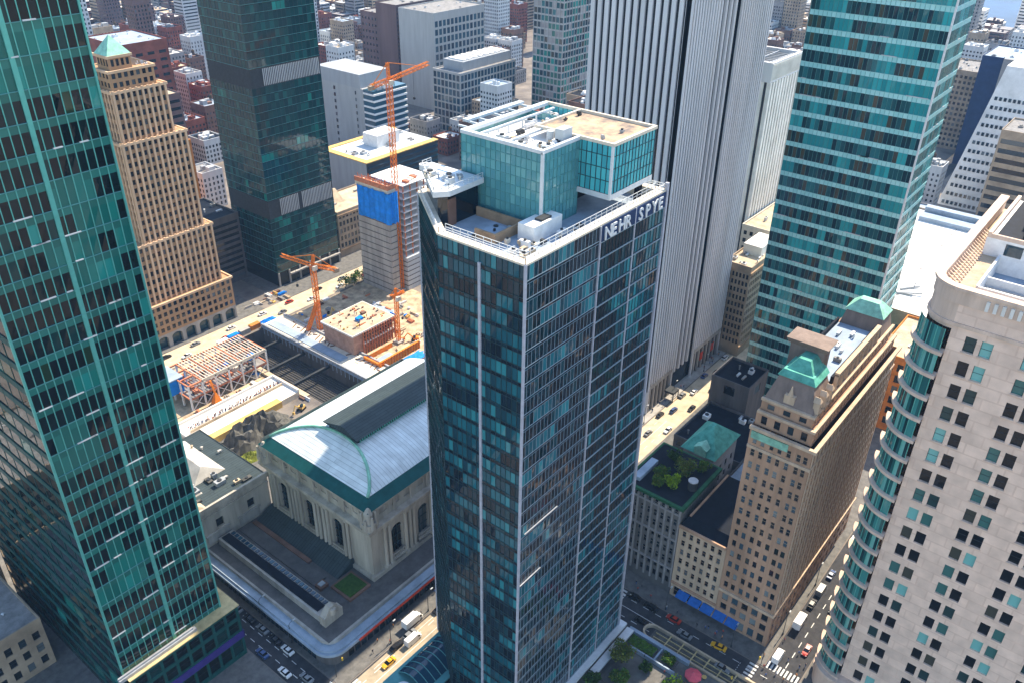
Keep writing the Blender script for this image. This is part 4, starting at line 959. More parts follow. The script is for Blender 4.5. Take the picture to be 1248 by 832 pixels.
# ================================================================== BACK CENTRE BUILDINGS
simple_building('dark_banded_building', 'dark building with rows of horizontal windows between the art deco and dark glass towers', 'building', 266, 291, 462, 500, 46, 'concrete_d', 'roof_dark', 4.2, 28, .94, .5, 'pane', limit=30, nclut=5)
simple_building('black_slab_building', 'plain black slab building right of the art deco tower', 'building', 268, 284, 520, 560, 62, 'dark_metal', 'roof_dark', 90, 90, .2, .1, nclut=4)
simple_building('orange_slab', 'small bright orange wall beside the dark glass tower', 'building', 318, 324, 560, 590, 66, 'orange_wall', 'roof_tan', 90, 90, .2, .1, nclut=0)
simple_building('banded_brown_office', 'mauve brown office with long dark ribbon windows behind the art deco tower', 'building', 322, 380, 660, 720, 72, 'brick_p', 'roof_tan', 6.2, 60, .97, .42, 'pane', limit=20, nclut=12)
simple_building('red_brick_block', 'tall red brick block with blank side and round roof fans', 'building', 392, 440, 770, 830, 92, 'brick_r', 'roof_blue', 7, 12, .6, .4, 'pane', nclut=9, faces=(0,))
t = simple_building('tan_loft', 'tan loft building with arched gable roof between dark glass tower and concrete core', 'building', 352, 402, 437, 470, 33, 'brick_t', 'roof_tan', 5.4, 3.4, .62, .62, 'pane', limit=60, nclut=3, base=6)
b = MB(); b.prism([(353, 452), (372, 452), (372, 469), (353, 469)], 33, 41, poly2=[(354, 460), (371, 460), (371, 461), (354, 461)]); b.build('gable_roof', 'roof_tan', t)
b = MB(); b.box(351.4, 402, 436.2, 437, 5, 6.2); b.box(351.4, 402, 436.2, 437, 30.5, 32); b.build('cornice', 'tan_d', t)
t = thing('yellow_roof_building', 'dark banded building with a yellow edged flat roof behind the tall crane', 'building', (423, 484, 0))
b = MB(); b.box(423, 503, 484, 537, 0, 39.9); b.build('wall', 'dark_metal', t)
b = MB(); b.box(422.6, 423, 484, 537, 0, 40); b.build('side_wall', 'grey', t)
b = MB()
for k in range(9): b.box(425, 503, 483.4, 484, 2+k*4.2, 3.2+k*4.2)
b.build('spandrel_band', 'pane_blue', t)
b = MB(); b.quad((423, 484, 40), (503, 484, 40), (503, 537, 40), (423, 537, 40)); b.build('roof', 'grey_l', t)
b = MB(); b.box(422.4, 503.6, 483.2, 489, 40, 40.8); b.box(422.4, 428, 489, 537.4, 40, 40.8); b.box(428, 503.6, 533, 537.4, 40, 40.8); b.build('roof_edge', 'roof_yellow', t)
b = MB(); b.box(455, 480, 505, 522, 40, 50); b.build('plant_room', 'white', t)
clutter(t, 430, 500, 491, 530, 40.1, 14, 71, 1.5)
t = thing('white_office', 'white office block with glass bands facing the crane jib', 'building', (505, 560, 0))
b = MB(); b.box(505, 545, 575, 640, 0, 66); b.build('wall', 'grey_m', t)
b = MB(); b.box(505.5, 545.5, 562, 574.9, 0, 66); b.build('glass_front', 'pane_blue', t)
b = MB()
for k in range(11): b.box(505, 546, 561, 575, 6+k*5.6, 7.6+k*5.6)
b.build('balcony_band', 'white', t)
b = MB(); b.box(505, 540, 578, 636, 66, 78); b.build('plant_room', 'grey', t)
b = MB()
for k in range(9): b.box(504.6, 505, 612, 614, 12+k*6, 15+k*6); 
for k in range(9): b.box(504.6, 505, 584, 585.2, 12+k*6, 15+k*6)
b.build('window', 'pane', t, kind='stuff'); clutter(t, 507, 544, 562, 576, 66, 6, 5, 1.4)
simple_building('blank_grey_tower', 'tall tower with a blank pale grey side and blue windows in front', 'skyscraper', 669, 750, 643, 695, 100, 'grey_m', 'roof_grey', 8.4, 6.4, .72, .72, 'pane_blue', limit=60, nclut=6, faces=(0,))
t = simple_building('grid_office', 'grey gridded office block with blue windows and a boxed roof plant', 'building', 620, 706, 563, 600, 60, 'grey_m', 'roof_grey', 7.4, 5.2, .78, .78, 'pane_blue', limit=100, nclut=0, base=.5)
b = MB(); b.box(632, 706, 570, 596, 60.05, 69); b.build('plant_room', 'grey', t)
b = MB()
for k in range(8): b.box(636+k*8.6, 641+k*8.6, 573, 593, 69, 70.2)
b.build('roof_fan', 'roof_white', t)
simple_building('brown_slab', 'dark brown slab tower left of the blank grey tower', 'skyscraper', 676, 735, 706, 738, 100, 'brick_p', 'roof_grey', 4.2, 2.6, .5, .45, 'pane', nclut=4, faces=(0,), pm='brick_p')
simple_building('brown_annex', 'lower dark brown annex joined to the brown slab tower', 'building', 678, 735, 738.4, 766, 88, 'brick_p', 'roof_grey', 7, 6, .4, .4, 'pane', nclut=2, faces=(1,))
t = thing('panelled_tower', 'pale green grid glass tower left of the striped skyscraper', 'skyscraper', (700, 500, 0))
zs = [4+6.6*k for k in range(26)]
curtain(t, rect_faces(700, 760, 500, 536), zs, 4.6, 1.6, ['g_teal_dark', 'g_green_mid', 'g_green_sp', 'brick_g'], 'grey_m', 'grey_m', (.5, .2, .15, .15), .6, 0, None, .05, 5, .4, 2, (2, 3))
b = MB(); b.box(700, 760, 500, 536, zs[-1], zs[-1]+.6); b.build('roof', 'roof_grey', t)
# ================================================================== STATION
sn = thing('railway_station', 'old stone railway station hall with a curved pale metal roof and arched windows', 'station', (152, 188, 0))
w = MB(); SX, SY0, SY1, SX1 = 152, 188, 251, 232
def arched_wall(p0, p1, cents, half, za, zb, z0, z1, depth, name_parent):
    """stone wall with arched openings; glass set back, returned as separate meshes"""
    a = Vector((*p0, 0)); bb = Vector((*p1, 0)); L = (bb-a).length; u = (bb-a)/L; n = Vector((u.y, -u.x, 0))
    P = lambda s_, z, d=0: a+u*s_-n*d+Vector((0, 0, z))
    prev = 0; N = 10
    for c in cents:
        l, r = c-half, c+half
        w.quad(P(prev, z0), P(l, z0), P(l, z1), P(prev, z1)); w.quad(P(l, z0), P(r, z0), P(r, za), P(l, za))
        arc_ = [(c-half*math.cos(math.pi*k/N), zb+half*math.sin(math.pi*k/N)) for k in range(N+1)]
        for (s0, h0), (s1, h1) in zip(arc_[:-1], arc_[1:]):
            w.quad(P(s0, h0), P(s1, h1), P(s1, z1), P(s0, z1)); w.quad(P(s0, h0, depth), P(s1, h1, depth), P(s1, h1), P(s0, h0))
        w.quad(P(l, za), P(l, za, depth), P(l, zb, depth), P(l, zb)); w.quad(P(r, za, depth), P(r, za), P(r, zb), P(r, zb, depth)); w.quad(P(l, za), P(r, za), P(r, za, depth), P(l, za, depth))
        gl = MB(); pts = [P(l, za, depth*.9), P(r, za, depth*.9)]+[P(s_, h, depth*.9) for s_, h in reversed(arc_)]
        gl.add(pts, [tuple(range(len(pts)))]); o = gl.build('arched_window', 'pane', name_parent)
        fr = MB()
        for q in (-.33, .33): fr.bar(P(c+q*half*2*.5, za, depth*.8), P(c+q*half*2*.5, zb+half*.8, depth*.8), .3)
        for h in (za+(zb-za)*.33, za+(zb-za)*.66, zb): fr.bar(P(l, h, depth*.8), P(r, h, depth*.8), .3)
        fr.build('window_frame', 'mull_d', o)
        bl = MB(); bl.bar(P(c-half-.8, za-.8, -.5), P(c+half+.8, za-.8, -.5), 1.6, .9)
        for k in range(7): bl.bar(P(c-half+k*half/3, za-.4, -.7), P(c-half+k*half/3, za+1.1, -.7), .3)
        bl.bar(P(c-half-.6, za+1.2, -.7), P(c+half+.6, za+1.2, -.7), .4); bl.build('balustrade', 'stone', name_parent)
        prev = r
    w.quad(P(prev, z0), P(L, z0), P(L, z1), P(prev, z1))
arched_wall((SX, SY1), (SX, SY0), [9.8, 26.2, 43.4], 3.1, 14.5, 26.5, 9, 36, 1.6, sn)
arched_wall((SX, SY0), (SX1, SY0), [13.5, 28, 42.5, 57, 71], 3.1, 14.5, 26.5, 0, 36, 1.6, sn)
w.quad((SX1, SY0, 0), (SX1, SY1, 0), (SX1, SY1, 48), (SX1, SY0, 48)); w.quad((SX1, SY1, 0), (SX, SY1, 0), (SX, SY1, 48), (SX1, SY1, 48))
# attic
for p, q in (((SX, SY1), (SX, SY0)), ((SX, SY0), (SX1, SY0))):
    a = MB(); wn = []
    Lq = math.dist(p, q); wall_grid(w, p, q, even(4, Lq-4, int(Lq/7), .62), [(39.8, 43.2)], 36, 46, .5, wn)
    for (c, u_, n_, w_, h_) in wn: a.quad(c-u_*w_/2-Vector((0, 0, h_/2)), c+u_*w_/2-Vector((0, 0, h_/2)), c+u_*w_/2+Vector((0, 0, h_/2)), c-u_*w_/2+Vector((0, 0, h_/2)))
    a.build('attic_panel', 'stone', sn)
w.build('wall', 'stone', sn)
for c in (3.2, 5.2, 14.5, 17, 19.2, 21.4, 30.8, 33.2, 36, 38.4, 48.2, 50.4):
    b = MB(); y = SY1-c; b.cyl((SX-.7, y), .78, 13.2, 33.0, 12, 0, .66); b.box(SX-1.7, SX, y-1, y+1, 11.8, 13.2); b.box(SX-1.7, SX, y-1, y+1, 33, 34.4); b.build('column', 'stone', sn)
for c in (6.6, 9, 17.6, 20, 22.2, 32, 34.4, 36.6, 46.4, 49, 51.2, 61, 63.4):
    b = MB(); x = SX+c; b.cyl((x, SY0-.7), .78, 13.2, 33.0, 12, 0, .66); b.box(x-1, x+1, SY0-1.7, SY0, 11.8, 13.2); b.box(x-1, x+1, SY0-1.7, SY0, 33, 34.4); b.build('column', 'stone', sn)
b = MB()
def lband(z0, z1, o): b.box(SX-o, SX1, SY0-o, SY0+.01, z0, z1); b.box(SX-o, SX+.01, SY0+.01, SY1+1, z0, z1)
lband(34.4, 36, 2.0); lband(36, 37.2, 2.9); lband(44.2, 45.4, 1.3); lband(10, 11.8, 1.2); lband(0, 10, .8)
b.build('cornice', 'stone', sn)
b = MB()
for c in range(7): b.box(SX-.5, SX+.02, SY1-4-c*9-.6, SY1-4-c*9+.6, 37.2, 44.2)
for c in range(8): b.box(SX+4+c*9-.6, SX+4+c*9+.6, SY0-.5, SY0+.02, 37.2, 44.2)
b.build('attic_pilaster', 'stone', sn)
# sculpted corner groups
for (x, y) in ((SX-.4, SY0-.4), (SX-.2, SY1-1)):
    b = MB(); b.cyl((x, y), 2.9, 37.2, 40.5, 14); b.cyl((x, y), 2.3, 40.5, 44.6, 14, 0, 1.6); b.cyl((x, y), 1.9, 44.6, 46.8, 12, 0, .5)
    for k in range(6):
        a = R(60*k+20); b.cyl((x+2.6*math.cos(a), y+2.6*math.sin(a)), .9, 38.5, 43+(k % 3), 8, 0, .35)
    b.build('corner_sculpture', 'stone', sn)
# roof: dark teal gutter band then curved shell hipped to the front
b = MB(); o = 2.2
P0 = [(SX-o+.6, SY0-o+.6), (SX1, SY0-o+.6), (SX1, SY1+1), (SX-o+.6, SY1+1)]; P1 = [(SX+2.8, SY0+2.8), (SX1, SY0+2.8), (SX1, SY1-2.4), (SX+2.8, SY1-2.4)]
b.prism(P0, 45.41, 48.28, poly2=P1, bottom=False); b.build('gutter_band', 'teal_eave', sn)
ys0, ys1, xs0 = SY0+2.6, SY1-2.2, SX+2.6; yc = (ys0+ys1)/2; hw = (ys1-ys0)/2
def prof(y): return 48.3+7.0*max(0, 1-abs((y-yc)/hw)**2.1)**.8
def hip(x): return 48.3+max(0, x-xs0)*.5
b = MB()
xs = [xs0+.5*k for k in range(52)]+[SX1]
def rf(u_, v):
    i = int(round(u_*(len(xs)-1))); y = ys0+(ys1-ys0)*v; return (xs[i], y, min(prof(y), hip(xs[i])))
b.grid(rf, len(xs)-1, 80); b.build('curved_roof', 'roof_seam', sn, smooth=True)
b = MB(); pts = []
for k in range(41):
    y = ys0+(ys1-ys0)*k/40; pts.append((xs0+(prof(y)-48.3)/.5, y, prof(y)+.15))
b.tube(pts, .65, 6); b.build('roof_rib', 'copper_l', sn, smooth=True)
b = MB(); x0 = xs0+14.5
b.prism([(x0, yc-8.5), (SX1, yc-8.5), (SX1, yc+8.5), (x0, yc+8.5)], 54, 57.4); b.build('roof_monitor', 'g_navy', sn)
b = MB(); b.prism([(x0-1.6, yc-10), (SX1, yc-10), (SX1, yc+10.6), (x0-1.6, yc+10.6)], 57.4, 59.2, poly2=[(x0-.4, yc-1), (SX1, yc-1), (SX1, yc+1), (x0-.4, yc+1)]); b.build('monitor_roof', 'roof_slate', sn)
b = MB()
for k in range(48): b.box(x0+1+k*1.2, x0+1.5+k*1.2, yc-8.8, yc-8.5, 54.6, 57.2)
b.build('monitor_louvre', 'copper', sn)
# left wing
w = MB(); wins = []
wall_grid(w, (104, 252), (152, 252), [(8, 11.4), (22, 25.4), (37, 40.4)], [(17, 21.5)], 0, 29, .9, wins)
wall_grid(w, (104, 300), (104, 252), even(2, 46, 6, .4), [(4, 9), (17, 21.5)], 0, 29, .8, wins); wall_grid(w, (152, 252), (152, 300), [], [], 0, 29, .5, wins); wall_grid(w, (152, 300), (104, 300), [], [], 0, 29, .5, wins)
w.build('wing_wall', 'stone', sn); place_windows(sn, wins, 'pane', 20, 'mull_d')
b = MB(); b.box(103, 152, 251, 252.02, 28, 30.4); b.box(103, 104.02, 252.02, 301, 28, 30.4); b.box(104, 152, 251.5, 252.02, 24.6, 25.4); b.build('wing_cornice', 'stone', sn)
b = MB()
for x in (108, 121, 136): b.box(x, x+10, 251.6, 252.02, 11.4, 15.4); b.box(x-.6, x+10.6, 251.3, 252.02, 15.4, 16.2)
b.build('wall_panel', 'concrete', sn)
b = MB(); b.quad((104, 252, 28.5), (152, 252, 28.5), (152, 300, 28.5), (104, 300, 28.5)); b.build('wing_roof', 'roof_slate', sn)
for i, (x0, x1, y0, y1, h, m) in enumerate(((106, 128, 262, 290, 6, 'sheet'), (112, 124, 253, 264, 3, 'roof_tan'), (128, 143, 268, 298, 5, 'sheet'), (106, 118, 290, 299, 4, 'roof_tan'))):
    b = MB(); cx, cy = (x0+x1)/2+rnd.uniform(-3, 3), (y0+y1)/2
    b.prism([(x0, y0), (x1, y0), (x1, y1), (x0, y1)], 28.6, 28.6+h, poly2=[(cx-.4, y0+3), (cx+.4, y0+3), (cx+.4, y1-2), (cx-.4, y1-2)]); b.build('wing_roof_ridge', m, sn)
clutter(sn, 106, 150, 254, 298, 28.6, 26, 4, 1.1, ('roof_tan', 'grey', 'rock', 'sheet'))
# terrace block in front
tb = thing('station_terrace', 'dark raised station terrace with rounded corner and long glazed parapet roof', 'terrace', (116, 178, 0))
def rrect(x0, x1, y0, y1, r, n_=8):   # round only the street corner (x0,y0)
    return [(x1, y0), (x1, y1), (x0, y1)]+[(x0+r-r*math.cos(math.pi/2*k/n_), y0+r-r*math.sin(math.pi/2*k/n_)) for k in range(n_+1)]
b = MB(); b.prism(rrect(117.6, 234, 174.6, 254, 7), 0, 6.4); b.build('shopfront', 'concrete_d', tb)
b = MB()
for k in range(26): b.box(117.3, 117.62, 183+k*2.7, 184.9+k*2.7, .8, 4.6)
for k in range(34): b.box(126+k*3.1, 128.2+k*3.1, 174.3, 174.62, .8, 4.6)
b.build('shop_window', 'g_navy', tb)
b = MB(); b.prism(rrect(115.9, 234, 172.9, 254, 8), 6.4, 7.6); b.prism(rrect(116.8, 234, 173.8, 254, 7.5), 7.6, 8.4); b.build('canopy_rim', 'roof_blue', tb)
b = MB(); b.box(130, 226, 172.5, 172.9, 6.5, 7.4); b.build('canopy_stripe', 'red', tb)
b = MB(); b.prism(rrect(119.6, 233, 177, 253, 5), 8.4, 10); b.build('upper_step', 'concrete', tb)
b = MB(); b.quad((120.4, 178, 10.01), (233, 178, 10.01), (233, 252, 10.01), (120.4, 252, 10.01)); b.build('terrace_floor', 'concrete_d', tb)
b = MB(); b.box(124.6, 131.6, 187.4, 250.5, 10, 13.2); b.build('glazed_parapet', 'concrete', tb)
b = MB(); b.box(125.6, 129.2, 190, 249.5, 13.2, 13.7); b.build('glazed_roof', 'roof_dark', tb)
b = MB()
for k in range(26): b.box(129.6, 131.2, 190.5+k*2.28, 192.1+k*2.28, 13.22, 13.5)
b.build('skylight', 'pane_blue', tb)
b = MB(); b.box(124.2, 132.6, 184.2, 187.4, 10, 14.2); b.prism([(124.6, 184.4), (132.2, 184.4), (132.2, 187.3), (124.6, 187.3)], 14.2, 17.6, poly2=[(127.4, 184.6), (129.4, 184.6), (129.4, 187), (127.4, 187)]); b.cyl((128.4, 184.6), 1.3, 14, 16.6, 12); b.build('sculpted_gable', 'stone', tb)
b = MB(); b.prism([(142.6, 199), (151.6, 199), (151.6, 250.5), (142.6, 250.5)], 10, 14, poly2=[(150.6, 199), (151.6, 199), (151.6, 250.5), (150.6, 250.5)]); b.build('lean_to_roof', 'roof_slate', tb)
b = MB(); b.box(134.5, 140.4, 203, 250, 10.02, 10.5); b.build('walkway', 'concrete_d', tb)
b = MB(); b.box(140.4, 142.4, 214, 250, 10.02, 11.1); b.build('planter', 'brick_b', tb)
b = MB(); b.box(138, 148.6, 186.4, 197.6, 10.02, 11.0); b.build('planter', 'brick_b', tb)
b = MB(); b.box(139, 147.6, 187.4, 196.6, 11, 11.3); b.build('planter_soil', 'leaf_d', tb)
b = MB(); b.box(134.4, 138.4, 199, 202.6, 10.02, 11.4); b.box(135.2, 137.6, 199.8, 201.8, 11.4, 11.8, 1); b.build('roof_hatch', ['brick_b', 'grey'], tb)
# ================================================================== BUILDING SITE behind the station
def lattice(b, a, c, w, step, rad=.14, mi=0):
    a = Vector(a); c = Vector(c); d = (c-a); L = d.length; d.normalize(); up = Vector((0, 0, 1)) if abs(d.z) < .8 else Vector((1, 0, 0))
    r = d.cross(up).normalized()*w/2; u = r.cross(d).normalized()*w/2
    cs = [r+u, r-u, -r-u, -r+u]
    for k in cs: b.bar(a+k, c+k, rad*2, mi=mi)
    n = max(1, int(L/step))
    for i in range(n):
        p = a+d*(L*i/n); q = a+d*(L*(i+1)/n)
        for j in range(4):
            b.bar(p+cs[j], q+cs[(j+1) % 4], rad*1.3, mi=mi); b.bar(p+cs[j], p+cs[(j+1) % 4], rad*1.3, mi=mi)
def tower_crane(name, label, base, top, jib, counter, apex, w, tie=True):
    t = thing(name, label, 'crane', base)
    b = MB(); lattice(b, base, (base[0], base[1], top), w, w*1.25, .16); b.build('mast', 'orange', t)
    P = Vector((base[0], base[1], top))
    b = MB(); lattice(b, P, jib, w*.75, w*1.1, .15); b.build('jib', 'orange', t)
    b = MB(); lattice(b, P, counter, w*.85, w*1.1, .17); b.build('counter_jib', 'orange', t)
    b = MB(); c = Vector(counter); b.box(c.x-1.6, c.x+1.6, c.y-1.2, c.y+1.2, c.z-1.8, c.z+.6); b.build('counterweight', 'brick_t', t)
    b = MB(); A = Vector(apex); lattice(b, P, A, w*.5, w*.8, .16); b.build('tower_head', 'orange', t)
    b = MB(); b.bar(A, P.lerp(Vector(jib), .82), .35); b.bar(A, counter, .35); b.build('tie_bar', 'orange', t)
    b = MB(); b.box(P.x-1.4, P.x+1.4, P.y-2.6, P.y-1.0, top-2.6, top+.2); b.build('cab', 'cream', t)
    b = MB(); b.box(P.x-2.4, P.x+2.4, P.y-2.4, P.y+2.4, base[2], base[2]+1.4); b.build('base_block', 'concrete', t)
    h = P.lerp(Vector(jib), .6); b = MB(); b.bar(h, h-Vector((0, 0, 16)), .12); b.box(h.x-.5, h.x+.5, h.y-.5, h.y+.5, h.z-17.4, h.z-16); b.build('hoist_hook', 'dark_metal', t)
    return t
tower_crane('tower_crane', 'tall orange tower crane rising beside the blue wrapped concrete core', (344.6, 369, 0), 137, (372, 363, 143), (332.5, 371, 135), (344.2, 369, 147), 2.6)
tc = tower_crane('tower_crane', 'short orange tower crane with raking brace beside the footbridge', (274, 367, 0), 44.5, (256.5, 371, 56), (287, 362.5, 38.5), (275, 366.5, 51), 2.3)
b = MB(); lattice(b, (268, 372, 0), (274, 367, 20), 1.6, 2, .22); b.build('raking_brace', 'orange', tc)
tower_crane('tower_crane', 'slim orange crane mast standing in the bright orange site by the centre tower', (296, 322, 0), 31, (301, 320, 33), (293, 324, 31), (296, 322, 36), 1.7)
cr = thing('concrete_core', 'unfinished grey concrete core wrapped near its top in bright blue sheeting', 'building', (336, 367, 0))
b = MB(); b.box(336, 342, 367, 396, 0, 53); b.build('core_wall', 'concrete', cr)
b = MB()
for k in range(12):
    z = 3+k*4.2; b.box(335.75, 336, 367.3, 396, z, z+.35); b.box(336, 342, 366.75, 367, z, z+.35)
b.build('pour_joint', 'concrete_d', cr)
b = MB(); b.box(336.8, 341.6, 367.8, 395.4, 53, 58.5); b.build('formwork_deck', 'trunk', cr)
b = MB()
def fold(x0, y0, x1, y1, z0, z1, n_):
    vs = []; d = Vector((x1-x0, y1-y0)).normalized(); nn = Vector((d.y, -d.x))
    for i in range(n_+1):
        t_ = i/n_; o_ = (.35 if i % 2 else -.2)+rnd.uniform(-.2, .2)
        vs.append((x0+(x1-x0)*t_+nn.x*o_, y0+(y1-y0)*t_+nn.y*o_, z0+rnd.uniform(-.7, .5))); vs.append((x0+(x1-x0)*t_+nn.x*o_, y0+(y1-y0)*t_+nn.y*o_, z1+rnd.uniform(-.4, .4)))
    b.add(vs, [(2*i, 2*i+2, 2*i+3, 2*i+1) for i in range(n_)])
fold(335, 394, 335, 365.2, 50.5, 70.5, 12); fold(335, 365.2, 342.6, 365.2, 50.5, 70.5, 8); fold(342.6, 365.2, 342.6, 394, 50.5, 70.5, 10); fold(342.6, 394, 335, 394, 50.5, 70.5, 8)
b.build('blue_sheeting', 'blue_tarp', cr)
b = MB(); b.box(335.6, 342.2, 366.6, 396, 70, 72.4); b.build('top_deck', 'cream', cr)
b = MB()
for i in range(60):
    x, y = rnd.uniform(335.8, 342), rnd.uniform(366.8, 395.6); b.bar((x, y, 72.4), (x+rnd.uniform(-.4, .4), y, 72.4+rnd.uniform(1.5, 5)), .28)
for k in range(3): b.bar((335.6+k*2.6, 366.6, 74), (335.6+k*2.6, 396, 74), .3)
b.box(335.2, 342.4, 366.3, 366.6, 72.4, 75.4); b.box(335.2, 335.5, 366.6, 396, 72.4, 75.4)
b.build('rebar_cage', 'redsteel', cr)
clutter(cr, 336.5, 341, 369, 392, 72.4, 8, 88, .6, ('cream', 'redsteel', 'roof_yellow'))
fb = thing('open_frame_building', 'unfinished open concrete frame with white slabs behind the blue wrapped core', 'building', (350, 367, 0))
b = MB()
for k in range(12): b.box(348, 375, 366, 396, 23+k*4.4, 23.6+k*4.4)
b.build('floor_slab', 'white', fb)
b = MB()
for i in range(5):
    for j in range(5): b.box(348.2+i*6.2, 348.9+i*6.2, 366.2+j*7, 366.9+j*7, 23, 71.5)
b.build('concrete_column', 'redsteel', fb)
b = MB(); b.box(347.6, 376, 365, 397, 0, 23); b.build('white_wrap_wall', 'grey_l', fb)
b = MB()
for k in range(6): b.box(347.3, 347.6, 365, 397, 3+k*3.4, 3.4+k*3.4); 
for k in range(6): b.box(347.6, 376, 364.75, 365, 3+k*3.4, 3.4+k*3.4)
b.build('scaffold_rail', 'concrete_d', fb)
for k in range(5):
    b = MB(); b.box(353+k*3.2, 354.6+k*3.2, 367+k, 372+k, 71.8, 73.4); b.build('material_stack', ('redsteel', 'white', 'cream')[k % 3], fb)
ub = thing('half_built_block', 'half built low block with pale bare deck and pink block walls', 'building', (266, 328, 0))
b = MB(); b.box(267.4, 298, 328.6, 354.6, 0, 14); b.build('block_wall', 'pinkbrick', ub)
b = MB(); b.box(266, 299, 327.6, 355.4, 14, 15); b.box(274, 299, 327.4, 328.6, 6.5, 7.3); b.build('deck_slab', 'roof_white', ub)
b = MB(); b.quad((266.4, 328, 15.01), (298.6, 328, 15.01), (298.6, 355, 15.01), (266.4, 355, 15.01)); b.build('deck_surface', 'roof_tan', ub)
b = MB()
for k in range(13): b.box(273.6+k*2.05, 274.2+k*2.05, 327.2, 327.9, 0, 14)
for z in (4, 9.6, 12): b.box(273.6, 299, 327.2, 327.6, z, z+.3)
b.build('scaffold', 'redsteel', ub)
b = MB()
for k in range(10): b.box(274.6+k*2.4, 276.2+k*2.4, 328.4, 328.62, 8, 12.6)
b.build('opening', 'pane', ub)
b = MB()
for i in range(36):
    x, y = rnd.uniform(267, 297), rnd.uniform(329, 353); b.box(x, x+rnd.uniform(.4, 2.4), y, y+rnd.uniform(.4, 1.2), 15.02, 15.3+rnd.uniform(0, .8), rnd.randint(0, 3))
b.box(280, 284, 338, 341, 15.02, 16.6, 4); b.box(287, 290, 342, 344, 15.02, 16.2, 0)
b.build('site_material', ['brick_b', 'roof_yellow', 'redsteel', 'concrete_d', 'blue_tarp'], ub)
# orange formwork area
of = thing('orange_formwork', 'bright orange steel formwork ring round a shallow excavation near the centre tower', 'formwork', (270, 308, 0))
b = MB()
b.box(268, 300, 308.6, 309.4, 0, 4.6); b.box(268, 268.8, 309.4, 322, 0, 3.6); b.box(268.8, 290, 321.2, 322, 0, 2.6)
for k in range(15): b.box(268.4+k*2.2, 268.9+k*2.2, 307.9, 308.6, 0, 4.9)
b.box(268, 300, 308.2, 308.6, 4.2, 4.7)
b.build('steel_shutter', 'orange', of)
b = MB(); b.box(270, 284, 310, 318, .02, .5); b.build('wet_slab', 'roof_blue', of)
b = MB()
for i in range(24):
    x, y = rnd.uniform(268, 306), rnd.uniform(310, 334); b.bar((x, y, .6), (x+rnd.uniform(-4, 4), y+rnd.uniform(-3, 3), .7), .5, .4, rnd.randint(0, 2))
b.build('timber', ['orange', 'roof_tan', 'brick_b'], of)
# rubble slabs, blue sheets and site clutter
def pile(name, label, cat, cx, cy, rx, ry, h, m, seed, z=0, group=None, ridge=False):
    rg = random.Random(seed); b = MB(); N = 16
    ph = [rg.uniform(0, 6.28) for _ in range(6)]
    def f(u_, v):
        x = (u_*2-1); y = (v*2-1); d = max(0, 1-max(abs(x), abs(y))**2.2)
        hh = h*d*(.6+.25*math.sin(x*6+ph[0])*math.sin(y*7+ph[1])+.2*math.sin(x*13+y*9+ph[2])+rg.uniform(0, .16))
        return (cx+rx*x*(1+.08*math.sin(y*9+ph[3])), cy+ry*y*(1+.08*math.sin(x*8+ph[4])), z+max(.02, hh) if d > 0 else z-.05)
    b.grid(f, N, N); o = b.build(name, m); return tag(o, label, cat, group)
pile('rubble_heap', 'long dark heap of broken rock beside the yellow platform', 'rubble', 184, 309, 22, 10, 15, 'rock', 3)
pile('rubble_heap', 'pale grey heap of concrete slabs by the short crane', 'rubble', 286, 369, 8, 10, 3, 'concrete', 8)
pile('tarpaulin', 'crumpled blue tarpaulin on the road edge by the dark glass tower', 'tarpaulin', 262, 401, 5.5, 4, 2.2, 'blue_tarp', 5)
pile('tarpaulin', 'long crumpled grey blue sheeting across the site behind the half built block', 'tarpaulin', 312, 360, 9, 9, 2.2, 'roof_blue', 6)
pile('tarpaulin', 'bright blue tarpaulin beside the curved station roof', 'tarpaulin', 284, 303, 14, 4, 1.4, 'blue_tarp', 9)
pile('tarpaulin', 'pale sheeting draped over the ground left of the rock heap', 'tarpaulin', 160, 318, 8, 14, 6, 'sheet', 10)
pile('rubble_heap', 'low mossy mound at the foot of the dark rock heap', 'rubble', 172, 298.5, 8, 4, 4, 'leaf_o', 12)
for i, (x, y, s_, l) in enumerate(((279, 365, 3.2, 'large pale broken slab nearest the short crane'), (284, 372, 2.6, 'pale broken slab on top of the concrete heap'), (290, 366, 2.8, 'brown boulder on the concrete heap behind the deck'), (292, 374, 2.4, 'pale broken slab at the far edge of the concrete heap'))):
    o = pile('boulder', l, 'boulder', x, y, s_, s_*.7, 3.6, 'dirt' if i == 2 else 'concrete', 60+i, 1.2)
# footbridge over the yard
bt = thing('viaduct', 'long pale viaduct deck crossing above the dark rail yard', 'bridge', (255, 306, 0))
b = MB(); b.box(255.5, 271, 300, 398.5, 0, 1.6); b.build('deck', 'cream', bt)
b = MB(); b.box(254.2, 255.5, 300, 398.5, -4, 2.6); b.box(271, 272, 300, 398.5, 0, 2.6); b.build('side_girder', 'steel', bt)
b = MB()
for k in range(28): b.box(253.9, 254.2, 301+k*3.5, 301.4+k*3.5, -3.6, 2.4)
b.box(253.8, 254.2, 300, 398.5, .4, .8); b.build('girder_rib', 'roof_blue', bt)
b = MB()
for k in range(9): b.cyl((256.5, 304+k*11.5), .8, -9, 0, 8)
b.build('pier', 'concrete_d', bt)
b = MB(); b.box(257.5, 263.5, 330, 396, 1.6, 2.0); b.build('deck_strip', 'roof_blue', bt)
b = MB(); 
for k in range(24): b.bar((264+rnd.uniform(0, 6), 302+k*3.6, 1.7), (264.4+rnd.uniform(0, 6), 304+k*3.6, 1.9), .5, .5)
b.build('stored_material', 'brick_b', bt)
for k in range(3):
    b = MB(); y = 335+k*22; b.box(226, 254.2, y, y+1.5, -2.6, -.9); b.build('cross_beam', 'dark_metal', bt)
